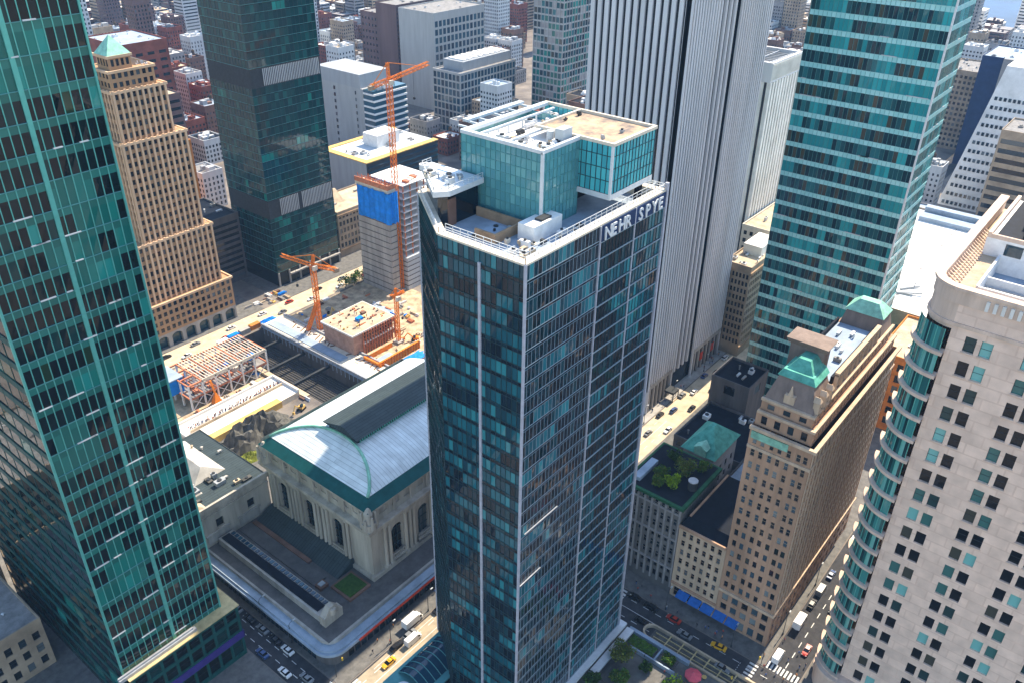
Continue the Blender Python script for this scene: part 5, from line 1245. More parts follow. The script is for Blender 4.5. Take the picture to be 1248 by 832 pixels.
# steel frame building
sf = thing('steel_frame_building', 'red and white open steel frame under construction with a blue wrapped end', 'building', (176, 351, 0))
b = MB(); X_ = [178+k*8 for k in range(7)]; Y_ = [354, 362, 370, 378]
for x in X_:
    for y in Y_: b.box(x-.4, x+.4, y-.4, y+.4, 0, 15)
b.build('steel_column', 'white', sf)
b = MB()
for z in (7, 15):
    for x in X_: b.box(x-.3, x+.3, 354, 378, z-.5, z+.3)
    for y in Y_: b.box(178, 226, y-.35, y+.35, z-.5, z+.3)
b.build('steel_beam', 'redsteel', sf)
b = MB()
for k in range(22): b.box(187+k*1.8, 187.4+k*1.8, 354, 378, 15.3, 15.6)
b.box(186, 226, 353.6, 354, 14, 15.8); b.build('joist', 'cream', sf)
b = MB(); b.box(178, 226, 354, 378, 6.6, 6.9); b.build('metal_deck', 'roof_grey', sf)
for i in range(6):
    b = MB(); b.bar((178+i*8, 354, 0), (186+i*8, 354, 7), .35); b.bar((186+i*8, 354, 0), (178+i*8, 354, 7), .35); b.build('cross_brace', 'white', sf)
b = MB(); b.box(170, 181, 364, 378, 7, 15.5); b.build('blue_wrap', 'blue_tarp', sf)
b = MB(); b.box(169.6, 181.4, 363.6, 378.4, 15.5, 16.1); b.build('roof', 'roof_blue', sf)
b = MB(); 
for i in range(26): x, y = rnd.uniform(179, 224), rnd.uniform(355, 376); b.box(x, x+rnd.uniform(1, 4), y, y+rnd.uniform(1, 3), 6.9, 6.9+rnd.uniform(.6, 2.6), rnd.randint(0, 3))
for i in range(26): x, y = rnd.uniform(179, 224), rnd.uniform(355, 376); b.box(x, x+rnd.uniform(1, 4), y, y+rnd.uniform(1, 3), .02, rnd.uniform(.6, 3), rnd.randint(0, 3))
b.build('site_material', ['blue_tarp', 'concrete_d', 'redsteel', 'cream'], sf)
b = MB(); b.prism([(188, 349), (193, 349), (193, 353), (188, 353)], 0, 6, poly2=[(190, 350.6), (191, 350.6), (191, 351.4), (190, 351.4)]); b.bar((190.5, 351, 5), (189.5, 352, 14), .9); tag(b.build('pile_rig', 'orange'), 'orange cone shaped pile driver in front of the steel frame', 'machine')
b = MB(); b.box(196, 224, 383, 386, 0, 1.2); b.box(198, 222, 384, 385, 1.2, 2.2, 1); tag(b.build('hedge_bed', ['dirt', 'leaf_d']), 'low strip of dark shrubs behind the steel frame', 'planting')
# platform with a queue of people and yellow side
pf = thing('site_platform', 'long white platform with a yellow edge where a crowd stands in a row', 'platform', (160, 322, 0))
b = MB(); b.box(160, 222, 322, 344, 0, 3.4); b.build('platform_base', 'cream', pf)
b = MB(); b.quad((160.4, 322.4, 3.42), (221.6, 322.4, 3.42), (221.6, 343.6, 3.42), (160.4, 343.6, 3.42)); b.build('platform_floor', 'roof_white', pf)
b = MB(); b.box(160, 210, 321.2, 325.5, 3.43, 3.7); b.box(160, 210, 321.2, 322, 0, 3.43); b.build('yellow_edge', 'roof_yellow', pf)
b = MB(); b.box(160, 222, 343.2, 344, 3.42, 5); b.box(160, 161, 325.5, 343.2, 3.42, 5); b.box(221.2, 222, 322, 343.2, 3.42, 5); b.build('parapet', 'roof_white', pf)
b = MB(); b.box(164, 220, 333.4, 334, 3.42, 5.0); b.build('barrier', 'roof_tan', pf)
b = MB(); b.box(222.4, 225.6, 318, 372, 0, 1.4); tag(b.build('kerb_wall', 'roof_tan'), 'long pale tan wall along the edge of the rail yard', 'wall')
# site containers and hoardings along the back road
for i, (x, y, m, l) in enumerate(((232, 399.6, 'blue_tarp', 'blue site container by the road behind the rail yard'), (240, 400.2, 'concrete', 'grey site container beside the blue one'), (248, 400.8, 'orange_wall', 'rust orange site container at the viaduct end'), (224, 399, 'white', 'white site cabin at the corner of the steel frame'))):
    o = MB(); o.box(x, x+6.6, y-1.6, y+1.6, 0, 3.2); 
    for k in range(8): o.box(x+.4+k*.8, x+.7+k*.8, y-1.72, y-1.6, .3, 2.9)
    o.box(x+6.6, x+6.7, y-1.3, y+1.3, .2, 3.0)
    tag(o.build('site_container', m), l, 'container', 'site containers')

# loose stacks of building material, site machines
rg = random.Random(41); STK = [('redsteel', 'rust red'), ('roof_yellow', 'yellow'), ('white', 'white'), ('concrete', 'grey'), ('blue_tarp', 'blue'), ('brick_b', 'dark brown'), ('roof_tan', 'tan')]
AREAS = [(256.5, 266, 302, 326, 'beside the orange formwork', 8), (300, 332, 303, 356, 'on the bright site floor by the centre tower', 34), (268, 331, 357, 396, 'on the ground behind the half built block', 30), (162, 224, 346.5, 352, 'along the foot of the steel frame', 12), (258, 292, 417.5, 431, 'on the pavement below the dark glass tower', 18), (227, 254, 302, 303.6, 'at the end of the rail yard', 3), (156, 224, 300, 320, 'on rough ground behind the station wing', 10)]
for (x0, x1, y0, y1, wh, n_) in AREAS:
    for i in range(n_):
        m, cn = rg.choice(STK); x, y = rg.uniform(x0, x1), rg.uniform(y0, y1); b = MB(); L_ = rg.uniform(1.6, 5.5); k_ = rg.randint(2, 5); a = rg.choice((0, 1))
        for q in range(k_):
            o_ = rg.uniform(-.3, .3)
            if a: b.box(x-L_/2+o_, x+L_/2+o_, y+q*.55, y+q*.55+.42, .02, .4+rg.random()*1.3)
            else: b.box(x+q*.55, x+q*.55+.42, y-L_/2+o_, y+L_/2+o_, .02, .4+rg.random()*1.3)
        tag(b.build('material_stack', m), f'{cn} stack of building material {wh}', 'material stack', f'{cn} stacks of building material {wh}')
def digger(x, y, dg, label, m):
    t = thing('excavator', label, 'excavator', (0, 0, 0))
    b = MB()
    for s_ in (-1, 1): b.box(-2.2, 2.2, s_*1.3-.4, s_*1.3+.4, 0, 1.0)
    b.build('track', 'tyre', t); b = MB(); b.prism([(-2, -1.4), (1.3, -1.4), (1.3, 1.4), (-2, 1.4)], 1.1, 2.4, poly2=[(-1.9, -1.3), (1.2, -1.3), (1.2, 1.3), (-1.9, 1.3)]); b.build('body', m, t)
    b = MB(); b.box(-.2, 1.4, .1, 1.35, 2.4, 3.8); b.build('cab', 'g_navy', t)
    b = MB(); b.bar((1.2, -.4, 2.0), (4.4, -.4, 5.2), .55); b.bar((4.4, -.4, 5.2), (6.6, -.4, 2.4), .45); b.prism([(6, -1), (7.2, -1), (7.2, .2), (6, .2)], 1.2, 2.6, poly2=[(6.4, -1), (7, -1), (7, .2), (6.4, .2)]); b.build('boom', m, t)
    t.location = (x, y, .02); t.rotation_euler = (0, 0, R(dg)); 
digger(304, 316, 140, 'orange excavator working near the orange formwork', 'orange'); digger(289, 376, 30, 'yellow excavator beside the concrete rubble behind the short crane', 'roof_yellow'); digger(215, 312, 200, 'yellow excavator at the end of the dark rock heap', 'roof_yellow'); digger(312, 344, 250, 'orange excavator right of the half built block', 'orange')
# ================================================================== VEHICLES (built in metres, baked to layout units)
def kx(b):
    b.v = [(x*K, y*K, z*K) for x, y, z in b.v]; return b
_wheel = {}
def wheel_mesh(r):
    if r not in _wheel:
        b = MB(); n = 14; N2 = [(r*math.cos(2*math.pi*i/n), r*math.sin(2*math.pi*i/n)) for i in range(n)]
        b.add([(x, -.11, z) for x, z in N2]+[(x, .11, z) for x, z in N2], [(i, (i+1) % n, n+(i+1) % n, n+i) for i in range(n)]+[tuple(range(n)), tuple(range(n, 2*n))])
        b.add([(x*.55, s_*.13, z*.55) for s_ in (-1, 1) for x, z in N2], [tuple(range(n)), tuple(range(n, 2*n))], 1)
        _wheel[r] = kx(b).mesh('wheel', ['tyre', 'steel'])
    return _wheel[r]
def loft(b, prof, y_of, mi=0):
    """prof: list of (x, z_bottom, z_top, halfwidth_bottom, halfwidth_top)"""
    vs = []; 
    for (x, zb, zt, wb, wt) in prof: vs += [(x, -wb, zb), (x, wb, zb), (x, wt, zt), (x, -wt, zt)]
    n = len(prof); fs = []
    for i in range(n-1):
        for j in range(4): fs.append((4*i+j, 4*i+(j+1) % 4, 4*i+4+(j+1) % 4, 4*i+4+j))
    fs += [(3, 2, 1, 0), (4*n-4, 4*n-3, 4*n-2, 4*n-1)]
    b.add(vs, fs, mi)
def make_car(kind, paint):
    t = thing({'sedan': 'parked_car', 'suv': 'parked_car', 'taxi': 'taxi', 'van': 'delivery_van', 'truck': 'box_truck', 'bus': 'bus'}[kind], '', 'car', (0, 0, -500))
    off = Vector((0, 0, -500)); wr = .33
    b = MB(); gl = MB(); L = 4.6
    if kind in ('sedan', 'taxi', 'suv'):
        h = .15 if kind == 'suv' else 0
        loft(b, [(-2.3, .42, .78+h, .72, .70), (-2.15, .26, .92+h, .86, .78), (-1.3, .22, .98+h, .9, .8), (.7, .22, .98+h, .9, .82), (1.7, .24, .86+h, .88, .78), (2.15, .3, .74+h, .8, .7), (2.3, .42, .62+h, .68, .62)], None)
        e = -2.0 if kind == 'suv' else -1.55
        loft(gl, [(e, .97+h, 1.0+h, .78, .74), (e+.45, .97+h, 1.40+h, .79, .60), (.25, .97+h, 1.42+h, .8, .62), (1.05, .97+h, 1.0+h, .8, .76)], None)
        b.box(e+.5, .2, -.58, .58, 1.39+h, 1.45+h)
        if kind == 'taxi': b.box(-.55, -.2, -.45, .45, 1.45, 1.62)
        ax = (-1.4, 1.42); hw = .82; lights = (2.22, .58, .68)
    elif kind == 'van':
        L = 5.6; loft(b, [(-2.8, .4, 2.3, .95, .88), (-2.7, .3, 2.4, .98, .9), (1.2, .3, 2.4, .98, .9), (1.7, .3, 2.1, .98, .86), (2.2, .3, 1.25, .98, .88), (2.75, .35, 1.05, .92, .82), (2.85, .5, .9, .8, .75)], None)
        loft(gl, [(1.3, 1.4, 2.12, .995, .93), (1.72, 1.35, 2.02, .995, .9), (2.22, 1.26, 1.32, .96, .9)], None); ax = (-1.7, 1.8); hw = .88; lights = (2.8, .62, .8)
    elif kind == 'truck':
        L = 7; b.box(-3.6, 1.5, -1.15, 1.15, .9, 3.3); loft(b, [(1.6, .45, 2.5, 1.0, .95), (2.5, .45, 2.5, 1.0, .92), (3.0, .45, 1.5, 1.0, .95), (3.4, .5, 1.2, .9, .85)], None); b.box(-3.4, 1.7, -.5, .5, .5, .9)
        loft(gl, [(2.0, 1.5, 2.3, 1.01, .97), (2.52, 1.45, 2.35, 1.01, .94), (3.02, 1.42, 1.5, .97, .95)], None); ax = (-2.4, 2.5); hw = .95; wr = .45; lights = (3.38, .62, .8)
    else:
        L = 12; loft(b, [(-6, .35, 3.0, 1.2, 1.15), (-5.9, .3, 3.1, 1.25, 1.2), (5.8, .3, 3.1, 1.25, 1.2), (6, .35, 2.9, 1.2, 1.15)], None)
        for s_ in (-1, 1): gl.box(-5.5, 5.5, s_*1.255-.01, s_*1.255+.01, 1.4, 2.5)
        gl.box(5.99, 6.04, -1.1, 1.1, 1.2, 2.7); b.box(-4, -1.5, -.8, .8, 3.1, 3.4); b.box(1.5, 3.5, -.7, .7, 3.1, 3.35); ax = (-3.6, 3.6); hw = 1.1; wr = .5; lights = (6.0, .9, .7)
    o = kx(b).build('body', paint, t); o.data.transform(Matrix.Translation(off)); o.location = (0, 0, 0)
    o = kx(gl).build('window_glass', 'car_glass', t); o.data.transform(Matrix.Translation(off))
    for x in ax:
        for s_ in (-1, 1):
            o = bpy.data.objects.new('wheel', wheel_mesh(wr)); col.objects.link(o); o.parent = t; o.location = (x*K, s_*hw*K, wr*K)
    for s_ in (-1, 1):
        q = MB(); q.box(lights[0]-.06, lights[0]+.05, s_*lights[1]-.13, s_*lights[1]+.13, lights[2]-.07, lights[2]+.07); o = kx(q).build('headlight', 'lamp', t); o.data.transform(Matrix.Translation(off))
    if kind == 'truck': 
        q = MB(); q.box(-3.55, 1.45, -1.1, 1.1, 3.3, 3.36); o = kx(q).build('box_roof', 'white', t); o.data.transform(Matrix.Translation(off))
    return t
_proto = {}; _used = set()
def car(kind, paint, x, y, deg, label, cat, group, z=.02):
    k = (kind, paint)
    if k not in _proto: _proto[k] = make_car(kind, paint)
    p = _proto[k]
    if k not in _used:
        _used.add(k); o = p; o.location = (x, y, z); o.rotation_euler = (0, 0, R(deg)); o['label'] = label
    else: o = dup(p, (x, y, z), R(deg), label)
    o['category'] = cat; o['group'] = group
    return o
GP = 'cars parked along the station kerb'; GA = 'cars on the right hand avenue'; GS = 'cars on the station street'; GU = 'cars on the sunlit upper street'; GX = 'vehicles on the shaded cross street'
for x, y, pm, l in ((113.2, 217, 'car_black', 'black car parked by the terrace, farthest up the left avenue'), (113.2, 209, 'car_grey', 'grey car parked by the terrace, second from the top of the row'), (113.2, 201.5, 'car_black', 'black car parked by the terrace in the middle of the row'), (113.2, 194, 'car_white', 'white car parked by the terrace curb'), (106.4, 200, 'car_blue', 'dark blue car driving up the left avenue by the green tower podium'), (106.4, 187, 'car_white', 'white car waiting beside the green tower podium'), (109.8, 179, 'car_grey', 'grey car approaching the bottom left crossing'), (113.2, 225, 'car_grey', 'grey car half hidden by the green tower podium')):
    car('sedan', pm, x, y, 90, l, 'car', GP)
for x, kd, pm, l in ((133, 'sedan', 'car_taxi', 'yellow taxi like car nearest the terrace corner'), (140, 'suv', 'car_black', 'black car parked along the red striped canopy, first of the row'), (147, 'suv', 'car_grey', 'grey car parked along the red striped canopy'), (163, 'sedan', 'car_black', 'black car close to the centre tower, by the red striped canopy'), (170, 'sedan', 'car_grey', 'grey car closest to the centre tower by the canopy'), (177, 'sedan', 'car_black', 'black car hidden beside the centre tower')):
    car('taxi' if pm == 'car_taxi' else kd, pm, x, 164.3 if pm != 'car_taxi' else 161.2, 0 if x > 135 else 180, l, 'taxi' if pm == 'car_taxi' else 'car', GS)
car('truck', 'white', 152, 167.6, 0, 'white box truck standing in shade beside the terrace canopy', 'truck', GS)
car('van', 'car_white', 146, 161.6, 0, 'white van driving on the sunlit station street', 'van', GS)
for x, y, kd, pm, dg, l in ((216.6, 71.5, 'taxi', 'car_taxi', 97, 'yellow taxi pulling out by the brown hotel awnings'), (217.2, 91, 'sedan', 'car_red', 90, 'dark red car beside the blue awnings'), (216.8, 101, 'suv', 'car_black', 88, 'large black car stopped below the terrace building'), (217, 109, 'suv', 'car_black', 90, 'black car farther up below the terrace building'), (213.2, 84, 'sedan', 'car_grey', 90, 'grey car in the middle lane opposite the awnings'), (208.5, 100, 'sedan', 'car_black', 270, 'black car heading down the avenue by the centre tower'), (208.8, 66, 'sedan', 'car_grey', 270, 'grey car waiting at the lower avenue crossing'), (213, 122, 'taxi', 'car_taxi', 90, 'yellow taxi beside the foot of the terrace building')):
    car(kd, pm, x, y, dg, l, 'taxi' if kd == 'taxi' else 'car', GA)
for x, y, kd, pm, dg, l in ((226.5, 52.3, 'van', 'car_white', 0, 'white van at the hotel corner'), (247, 52.4, 'truck', 'white', 0, 'white box truck farther along the hotel wall'), (259, 52.4, 'suv', 'car_black', 0, 'black car parked beyond the white truck'), (268, 52.4, 'van', 'car_grey', 0, 'grey van parked under the long hotel wall'), (279, 52.4, 'sedan', 'car_blue', 0, 'blue car parked along the hotel wall'), (262, 45, 'sedan', 'car_black', 180, 'black car in the lane under the stone tower'), (290, 46, 'truck', 'white', 180, 'white truck deep in the cross street'), (236, 45.2, 'sedan', 'car_red', 180, 'red car turning at the cross street crossing'), (306, 52, 'van', 'car_white', 0, 'white van near the orange building'), (322, 46, 'sedan', 'car_white', 180, 'white car in the sunny end of the cross street')):
    car(kd, pm, x, y, dg, l, {'van': 'van', 'truck': 'truck'}.get(kd, 'car'), GX)
lu = [('bus', 'car_taxi', 298, 163.6, 'orange yellow bus at the near end of the upper street', 'bus')]
for i in range(13):
    pm = ('car_black', 'car_grey', 'car_white', 'car_black', 'car_blue')[i % 5]; nm = {'car_black': 'black', 'car_grey': 'grey', 'car_white': 'white', 'car_blue': 'blue'}[pm]
    y = (164.2, 160.8, 154.3)[i % 3]; x = 306+i*8.2+rnd.uniform(-1.5, 1.5)
    lu.append(('suv' if i % 4 == 0 else 'sedan', pm, x, y, f'{nm} car on the sunlit upper street, {["nearest the bus", "second from the bus", "third from the bus", "below the ribbed tower corner", "before the ribbed tower arcade", "outside the ribbed tower canopy", "past the ribbed tower canopy", "beside the dark slab building", "by the ribbed tower banners", "below the second red banner", "approaching the beige block", "outside the beige block", "farthest up the street"][i]}', 'car'))
for kd, pm, x, y, l, c in lu: car(kd, pm, x, y, 0 if y > 158 else 180, l, c, GU)

for i in range(14):
    pm = ('car_black', 'car_white', 'car_grey', 'car_red', 'car_white')[i % 5]; nm = {'car_black': 'black', 'car_grey': 'grey', 'car_white': 'white', 'car_red': 'red'}[pm]; x = 196+i*11.3+rnd.uniform(-2, 2)
    kd = 'van' if i in (3, 8) and pm == 'car_white' else 'sedan'
    car('sedan', pm, x, 403.4 if i % 2 else 411, 180 if i % 2 else 0, f'{nm} car on the pale road behind the site, number {["one", "two", "three", "four", "five", "six", "seven", "eight", "nine", "ten", "eleven", "twelve", "thirteen", "fourteen"][i]} from the left', 'car', 'cars on the pale back road')
# ================================================================== PEOPLE
def person_mesh(name, walk, mats):
    me = bpy.data.meshes.new('tmp'); s_ = .26 if walk else .07
    V = [(0, 0, .95), (0, 0, 1.15), (0, 0, 1.38), (0, 0, 1.5), (.015, 0, 1.60), (.02, 0, 1.70), (0, .2, 1.4), (0, -.2, 1.4), (-.12*walk, .27, 1.13), (.12*walk, -.27, 1.13), (.05-.14*walk, .25, .88), (.05+.2*walk, -.25, .9),
         (0, .1, .88), (0, -.1, .88), (.02+s_*.6, .1, .48), (.02-s_*.3, -.1, .48), (s_, .1, .07), (-s_, -.1, .08), (s_+.16, .11, .04), (-s_+.15, -.11, .04)]
    Eg = [(0, 1), (1, 2), (2, 3), (3, 4), (4, 5), (2, 6), (2, 7), (6, 8), (7, 9), (8, 10), (9, 11), (0, 12), (0, 13), (12, 14), (13, 15), (14, 16), (15, 17), (16, 18), (17, 19)]
    rad = [.15, .14, .16, .065, .09, .085, .075, .075, .05, .05, .04, .04, .1, .1, .065, .065, .05, .05, .045, .045]
    me.from_pydata(V, Eg, []); o = bpy.data.objects.new('tmp', me); col.objects.link(o)
    o.modifiers.new('s', 'SKIN'); sv = me.skin_vertices[0].data
    for i, r in enumerate(rad): sv[i].radius = (r, r*(.75 if i in (1, 2) else 1))
    sv[0].use_root = True
    m = o.modifiers.new('u', 'SUBSURF'); m.levels = 1
    dg = bpy.context.evaluated_depsgraph_get(); out = bpy.data.meshes.new_from_object(o.evaluated_get(dg)); out.name = name
    bpy.data.objects.remove(o); out.materials.clear()
    for q in mats: out.materials.append(M[q])
    for p in out.polygons:
        c = p.center; z = c.z
        p.material_index = 3 if z > 1.7 or (z > 1.6 and c.x < -.02) else 2 if z > 1.5 or (z < .93 and abs(c.y) > .2) else 0 if z > .93 else 1
    out.transform(Matrix.Scale(K, 4)); return out
PM = [person_mesh('person', w_, [a, b_, 'skin', 'hair']) for w_, a, b_ in ((1, 'cloth_a', 'cloth_a'), (1, 'cloth_b', 'cloth_a'), (0, 'cloth_c', 'cloth_d'), (1, 'cloth_d', 'cloth_a'), (0, 'cloth_e', 'cloth_a'), (0, 'cloth_a', 'cloth_d'))]
WEAR = ['dark navy clothes', 'a red top and dark trousers', 'a pale top and blue trousers', 'a blue top and dark trousers', 'an orange top and dark trousers', 'a navy top and blue trousers']
POSE = ['walking', 'walking', 'standing', 'walking', 'standing', 'standing']
def people(n_, fx, where, group, z, seed):
    rg = random.Random(seed)
    for i in range(n_):
        k = rg.randrange(6); x, y = fx(i, rg)
        o = bpy.data.objects.new('person', PM[k]); col.objects.link(o); o.location = (x, y, z); o.rotation_euler = (0, 0, rg.uniform(0, 6.28))
        tag(o, f'{POSE[k]} person in {WEAR[k]} {where}', 'person', f'people in {WEAR[k]} {group}')
people(110, lambda i, r: (165+i*.5+r.uniform(-.3, .3), 336+r.uniform(-1.6, 1.6), ), 'on the white platform', 'on the site platform', 3.43, 1)
people(14, lambda i, r: (r.uniform(128, 178), r.uniform(167.5, 172)), 'by the red striped canopy', 'by the canopy', .16, 2)
people(12, lambda i, r: (r.uniform(104, 121), r.uniform(153, 172)), 'at the bottom left crossing', 'at the left crossing', .02, 3)
people(16, lambda i, r: (r.uniform(219.8, 224.3), r.uniform(56, 122)), 'by the blue awnings', 'by the awnings', .16, 4)
people(14, lambda i, r: (r.uniform(212, 236), r.uniform(42, 55)), 'crossing at the hotel corner', 'at the hotel corner', .02, 5)
people(24, lambda i, r: (r.uniform(300, 420), r.uniform(167, 169.8)), 'below the ribbed tower', 'below the ribbed tower', .16, 6)
people(12, lambda i, r: (r.uniform(267, 298), r.uniform(329, 354)), 'working on the bare pale deck', 'on the pale deck', 15.02, 7)
people(7, lambda i, r: (r.uniform(188, 201), r.uniform(72, 96)), 'on the garden terrace at the bottom', 'on the garden terrace', .9, 8)

# ================================================================== TREES AND PLANTING
def tree(name, label, x, y, z, h, r, leafm, seed, group=None, nleaf=420, trunk=True, cat='tree', squash=.8, size=.5):
    rg = random.Random(seed); t = thing(name, label, cat, (x, y, z), group)
    b = MB(); top = z+h*.55
    if trunk:
        b.tube([(x, y, z), (x+.1*r, y, z+h*.3), (x, y+.08*r, top)], [h*.035, h*.026, h*.014], 7)
        for k in range(6):
            a = 6.28*k/6+rg.random(); b.tube([(x, y, z+h*(.25+.04*k)), (x+r*.35*math.cos(a), y+r*.35*math.sin(a), z+h*(.45+.04*k)), (x+r*.65*math.cos(a), y+r*.65*math.sin(a), z+h*(.6+.05*k))], [h*.014, h*.01, h*.004], 5)
    else:
        for k in range(5):
            a = 6.28*k/5; b.tube([(x, y, z), (x+r*.5*math.cos(a), y+r*.5*math.sin(a), z+h*.5)], [.08, .03], 5)
    b.build('trunk', 'trunk', t)
    cl = [(Vector((x+rg.uniform(-.6, .6)*r, y+rg.uniform(-.6, .6)*r, z+h*(.62 if trunk else .5)+rg.uniform(-.25, .28)*h*squash)), r*rg.uniform(.32, .55)) for _ in range(11)]
    b = MB()
    for _ in range(nleaf):
        c, cr_ = rg.choice(cl); d = Vector((rg.gauss(0, 1), rg.gauss(0, 1), rg.gauss(0, 1))).normalized()*cr_*rg.random()**.35
        p = c+d
        if p.z < z+.1: p.z = z+.1+rg.random()*.3
        a = Vector((rg.gauss(0, 1), rg.gauss(0, 1), rg.gauss(0, .7))).normalized(); e = a.orthogonal().normalized(); s_ = size*rg.uniform(.5, 1.2)
        e = e*math.cos(1.3)+a.cross(e)*math.sin(1.3)
        b.add([p-a*s_, p+e*s_*.6, p+a*s_, p-e*s_*.6], [(0, 1, 2, 3)], 0 if rg.random() < .75 else 1)
    b.build('crown', leafm, t); return t
LG = ['leaf', 'leaf_o']; LD = ['leaf_d', 'leaf']; LY = ['leaf_y', 'leaf']; LO = ['leaf_o', 'leaf']
# roof garden of the terrace building
for i, (x, y, h, r, m, l) in enumerate(((246, 108.5, 7.5, 4.6, LO, 'large olive bush in the middle of the roof garden'), (238, 109, 4.2, 3.8, LY, 'bright green bush at the front of the roof garden'), (240, 115, 4, 3.6, LG, 'green bush at the left of the roof garden'), (251, 115, 4.6, 3.6, LD, 'dark bush at the back of the roof garden'), (252.5, 103.5, 4, 3, LG, 'green bush in the right corner of the roof garden'), (233.5, 113, 3, 2.8, LG, 'small low bush near the roof garden skylight'))):
    tree('shrub', l, x, y, 45.3, h, r, m, 100+i, 'roof garden shrubs', 1100, False, 'shrub', 1, .5)
# garden plaza beside the centre tower
gp = thing('garden_terrace', 'raised stone garden terrace with planters beside the foot of the centre tower', 'terrace', (176, 60, 0))
b = MB(); b.box(150, 202.4, 62, 98.4, 0, .8); b.build('terrace_floor', 'paving', gp)
b = MB(); b.box(201.2, 202.6, 76, 101.4, .8, 2.4); b.box(187, 201.2, 99.4, 101.2, .8, 2.4); b.box(194.2, 194.8, 78, 97, .8, 2.6); b.box(194.8, 201.2, 86.4, 87, .8, 2.2); b.build('low_wall', 'roof_blue', gp)
b = MB(); b.box(195.6, 200.2, 88, 98.6, .8, 1.7); b.box(196, 200.4, 79.4, 85.4, .8, 1.7); b.box(182, 191, 70, 77, .8, 1.7); b.box(176, 184, 90, 97, .8, 1.6); b.build('planter', 'concrete_d', gp)
b = MB(); b.box(186, 187, 62, 80, .8, 2.4); b.box(174, 175, 62, 92, .8, 2.2); b.build('low_wall', 'concrete', gp)
b = MB()
rg = random.Random(5)
for _ in range(1500):
    x, y = rg.uniform(195.7, 200.1), rg.uniform(88.1, 98.5); p = Vector((x, y, 1.7+rg.random()*.8)); a = Vector((rg.gauss(0, 1), rg.gauss(0, 1), rg.gauss(0, 1))).normalized(); e = a.orthogonal()
    b.add([p-a*.25, p+e*.16, p+a*.25, p-e*.16], [(0, 1, 2, 3)])
tag(b.build('hedge', 'leaf'), 'clipped bright green hedge in the planter against the centre tower', 'hedge')
for i, (x, y, h, r, m, l, nm) in enumerate(((198.2, 82.5, 3.4, 2.6, LG, 'small round green bush in the terrace planter near the ramp', 'shrub'), (186.8, 95.5, 10.5, 5.2, LO, 'tall olive tree on the garden terrace', 'tree'), (179, 92, 6, 4, LG, 'bushy green tree at the left of the garden terrace', 'tree'), (186.4, 73.6, 8, 5, LY, 'bright lime green tree at the bottom of the garden terrace', 'tree'), (189.4, 87, 4, 2.2, LD, 'small dark shrub in the middle of the garden terrace', 'shrub'), (172, 98.4, 5, 3.4, LD, 'dark green tree against the left foot of the centre tower', 'tree'), (168, 90, 6, 4, LG, 'green tree at the bottom edge of the garden terrace', 'tree'))):
    tree(nm, l, x, y, 1.2, h, r, m, 200+i, 'garden terrace planting', 1600, nm == 'tree', nm, .9, .52)
um = thing('parasol', 'pink canvas parasol open on the garden terrace', 'parasol', (196.8, 71.8, .8))
b = MB(); n_ = 8; c = (196.8, 71.8)
b.add([(c[0], c[1], 5.4)]+[(c[0]+3.1*math.cos(R(45*k)), c[1]+3.1*math.sin(R(45*k)), 4.1) for k in range(8)]+[(c[0]+3.15*math.cos(R(45*k)), c[1]+3.15*math.sin(R(45*k)), 3.6) for k in range(8)], [(0, 1+k, 1+(k+1) % 8) for k in range(8)]+[(1+k, 9+k, 9+(k+1) % 8, 1+(k+1) % 8) for k in range(8)])
b.build('canopy', 'pink', um); b = MB(); b.cyl(c, .09, .8, 5.5, 8); b.build('pole', 'steel', um); b = MB(); b.cyl(c, .7, .8, 1.0, 12); b.build('base', 'concrete_d', um)
for i, (x, y) in enumerate(((193, 68.5), (200.3, 69))):
    t = thing('table', f'small round terrace table {"left" if i else "right"} of the pink parasol'.replace('left', 'farther right' if i else 'left').replace('right of', 'left of') if False else ('round brown terrace table below the pink parasol' if i == 0 else 'round brown terrace table right of the pink parasol'), 'table', (x, y, .8))
    b = MB(); b.cyl((x, y), .9, 1.75, 1.85, 16); b.build('table_top', 'roof_yellow', t); b = MB(); b.cyl((x, y), .1, .8, 1.75, 8); b.cyl((x, y), .5, .8, .86, 12); b.build('pedestal', 'dark_metal', t)
# sunken ramp with rounded end
rp = thing('vehicle_ramp', 'sunken vehicle ramp with a rounded concrete parapet in the avenue', 'ramp', (204, 60, 0))
def ushape(r, yc_, y_end, xc):
    return [(xc-r, y_end)]+[(xc+r*math.cos(math.pi-math.pi*k/12), yc_+r*math.sin(math.pi-math.pi*k/12)) for k in range(13)]+[(xc+r, y_end)]
b = MB(); ribbon(b, ushape(3.3, 94, 40, 206.4), -.35, .35, 0, 1.5); b.box(203.1, 209.7, 39.4, 40, 0, 1.5); b.build('parapet', 'roof_tan', rp)
b = MB(); b.quad((203.4, 40, .03), (209.4, 40, .03), (209.4, 94, .03), (203.4, 94, .03)); b.build('ramp_floor', 'rock', rp)
b = MB()
for k in range(9): b.box(203.4, 209.4, 44+k*5.4, 44.4+k*5.4, .7, 1.1)
b.box(205.2, 205.5, 42, 93, .04, .5); b.box(207.4, 207.7, 42, 93, .04, .5); b.build('ramp_beam', 'gold', rp)
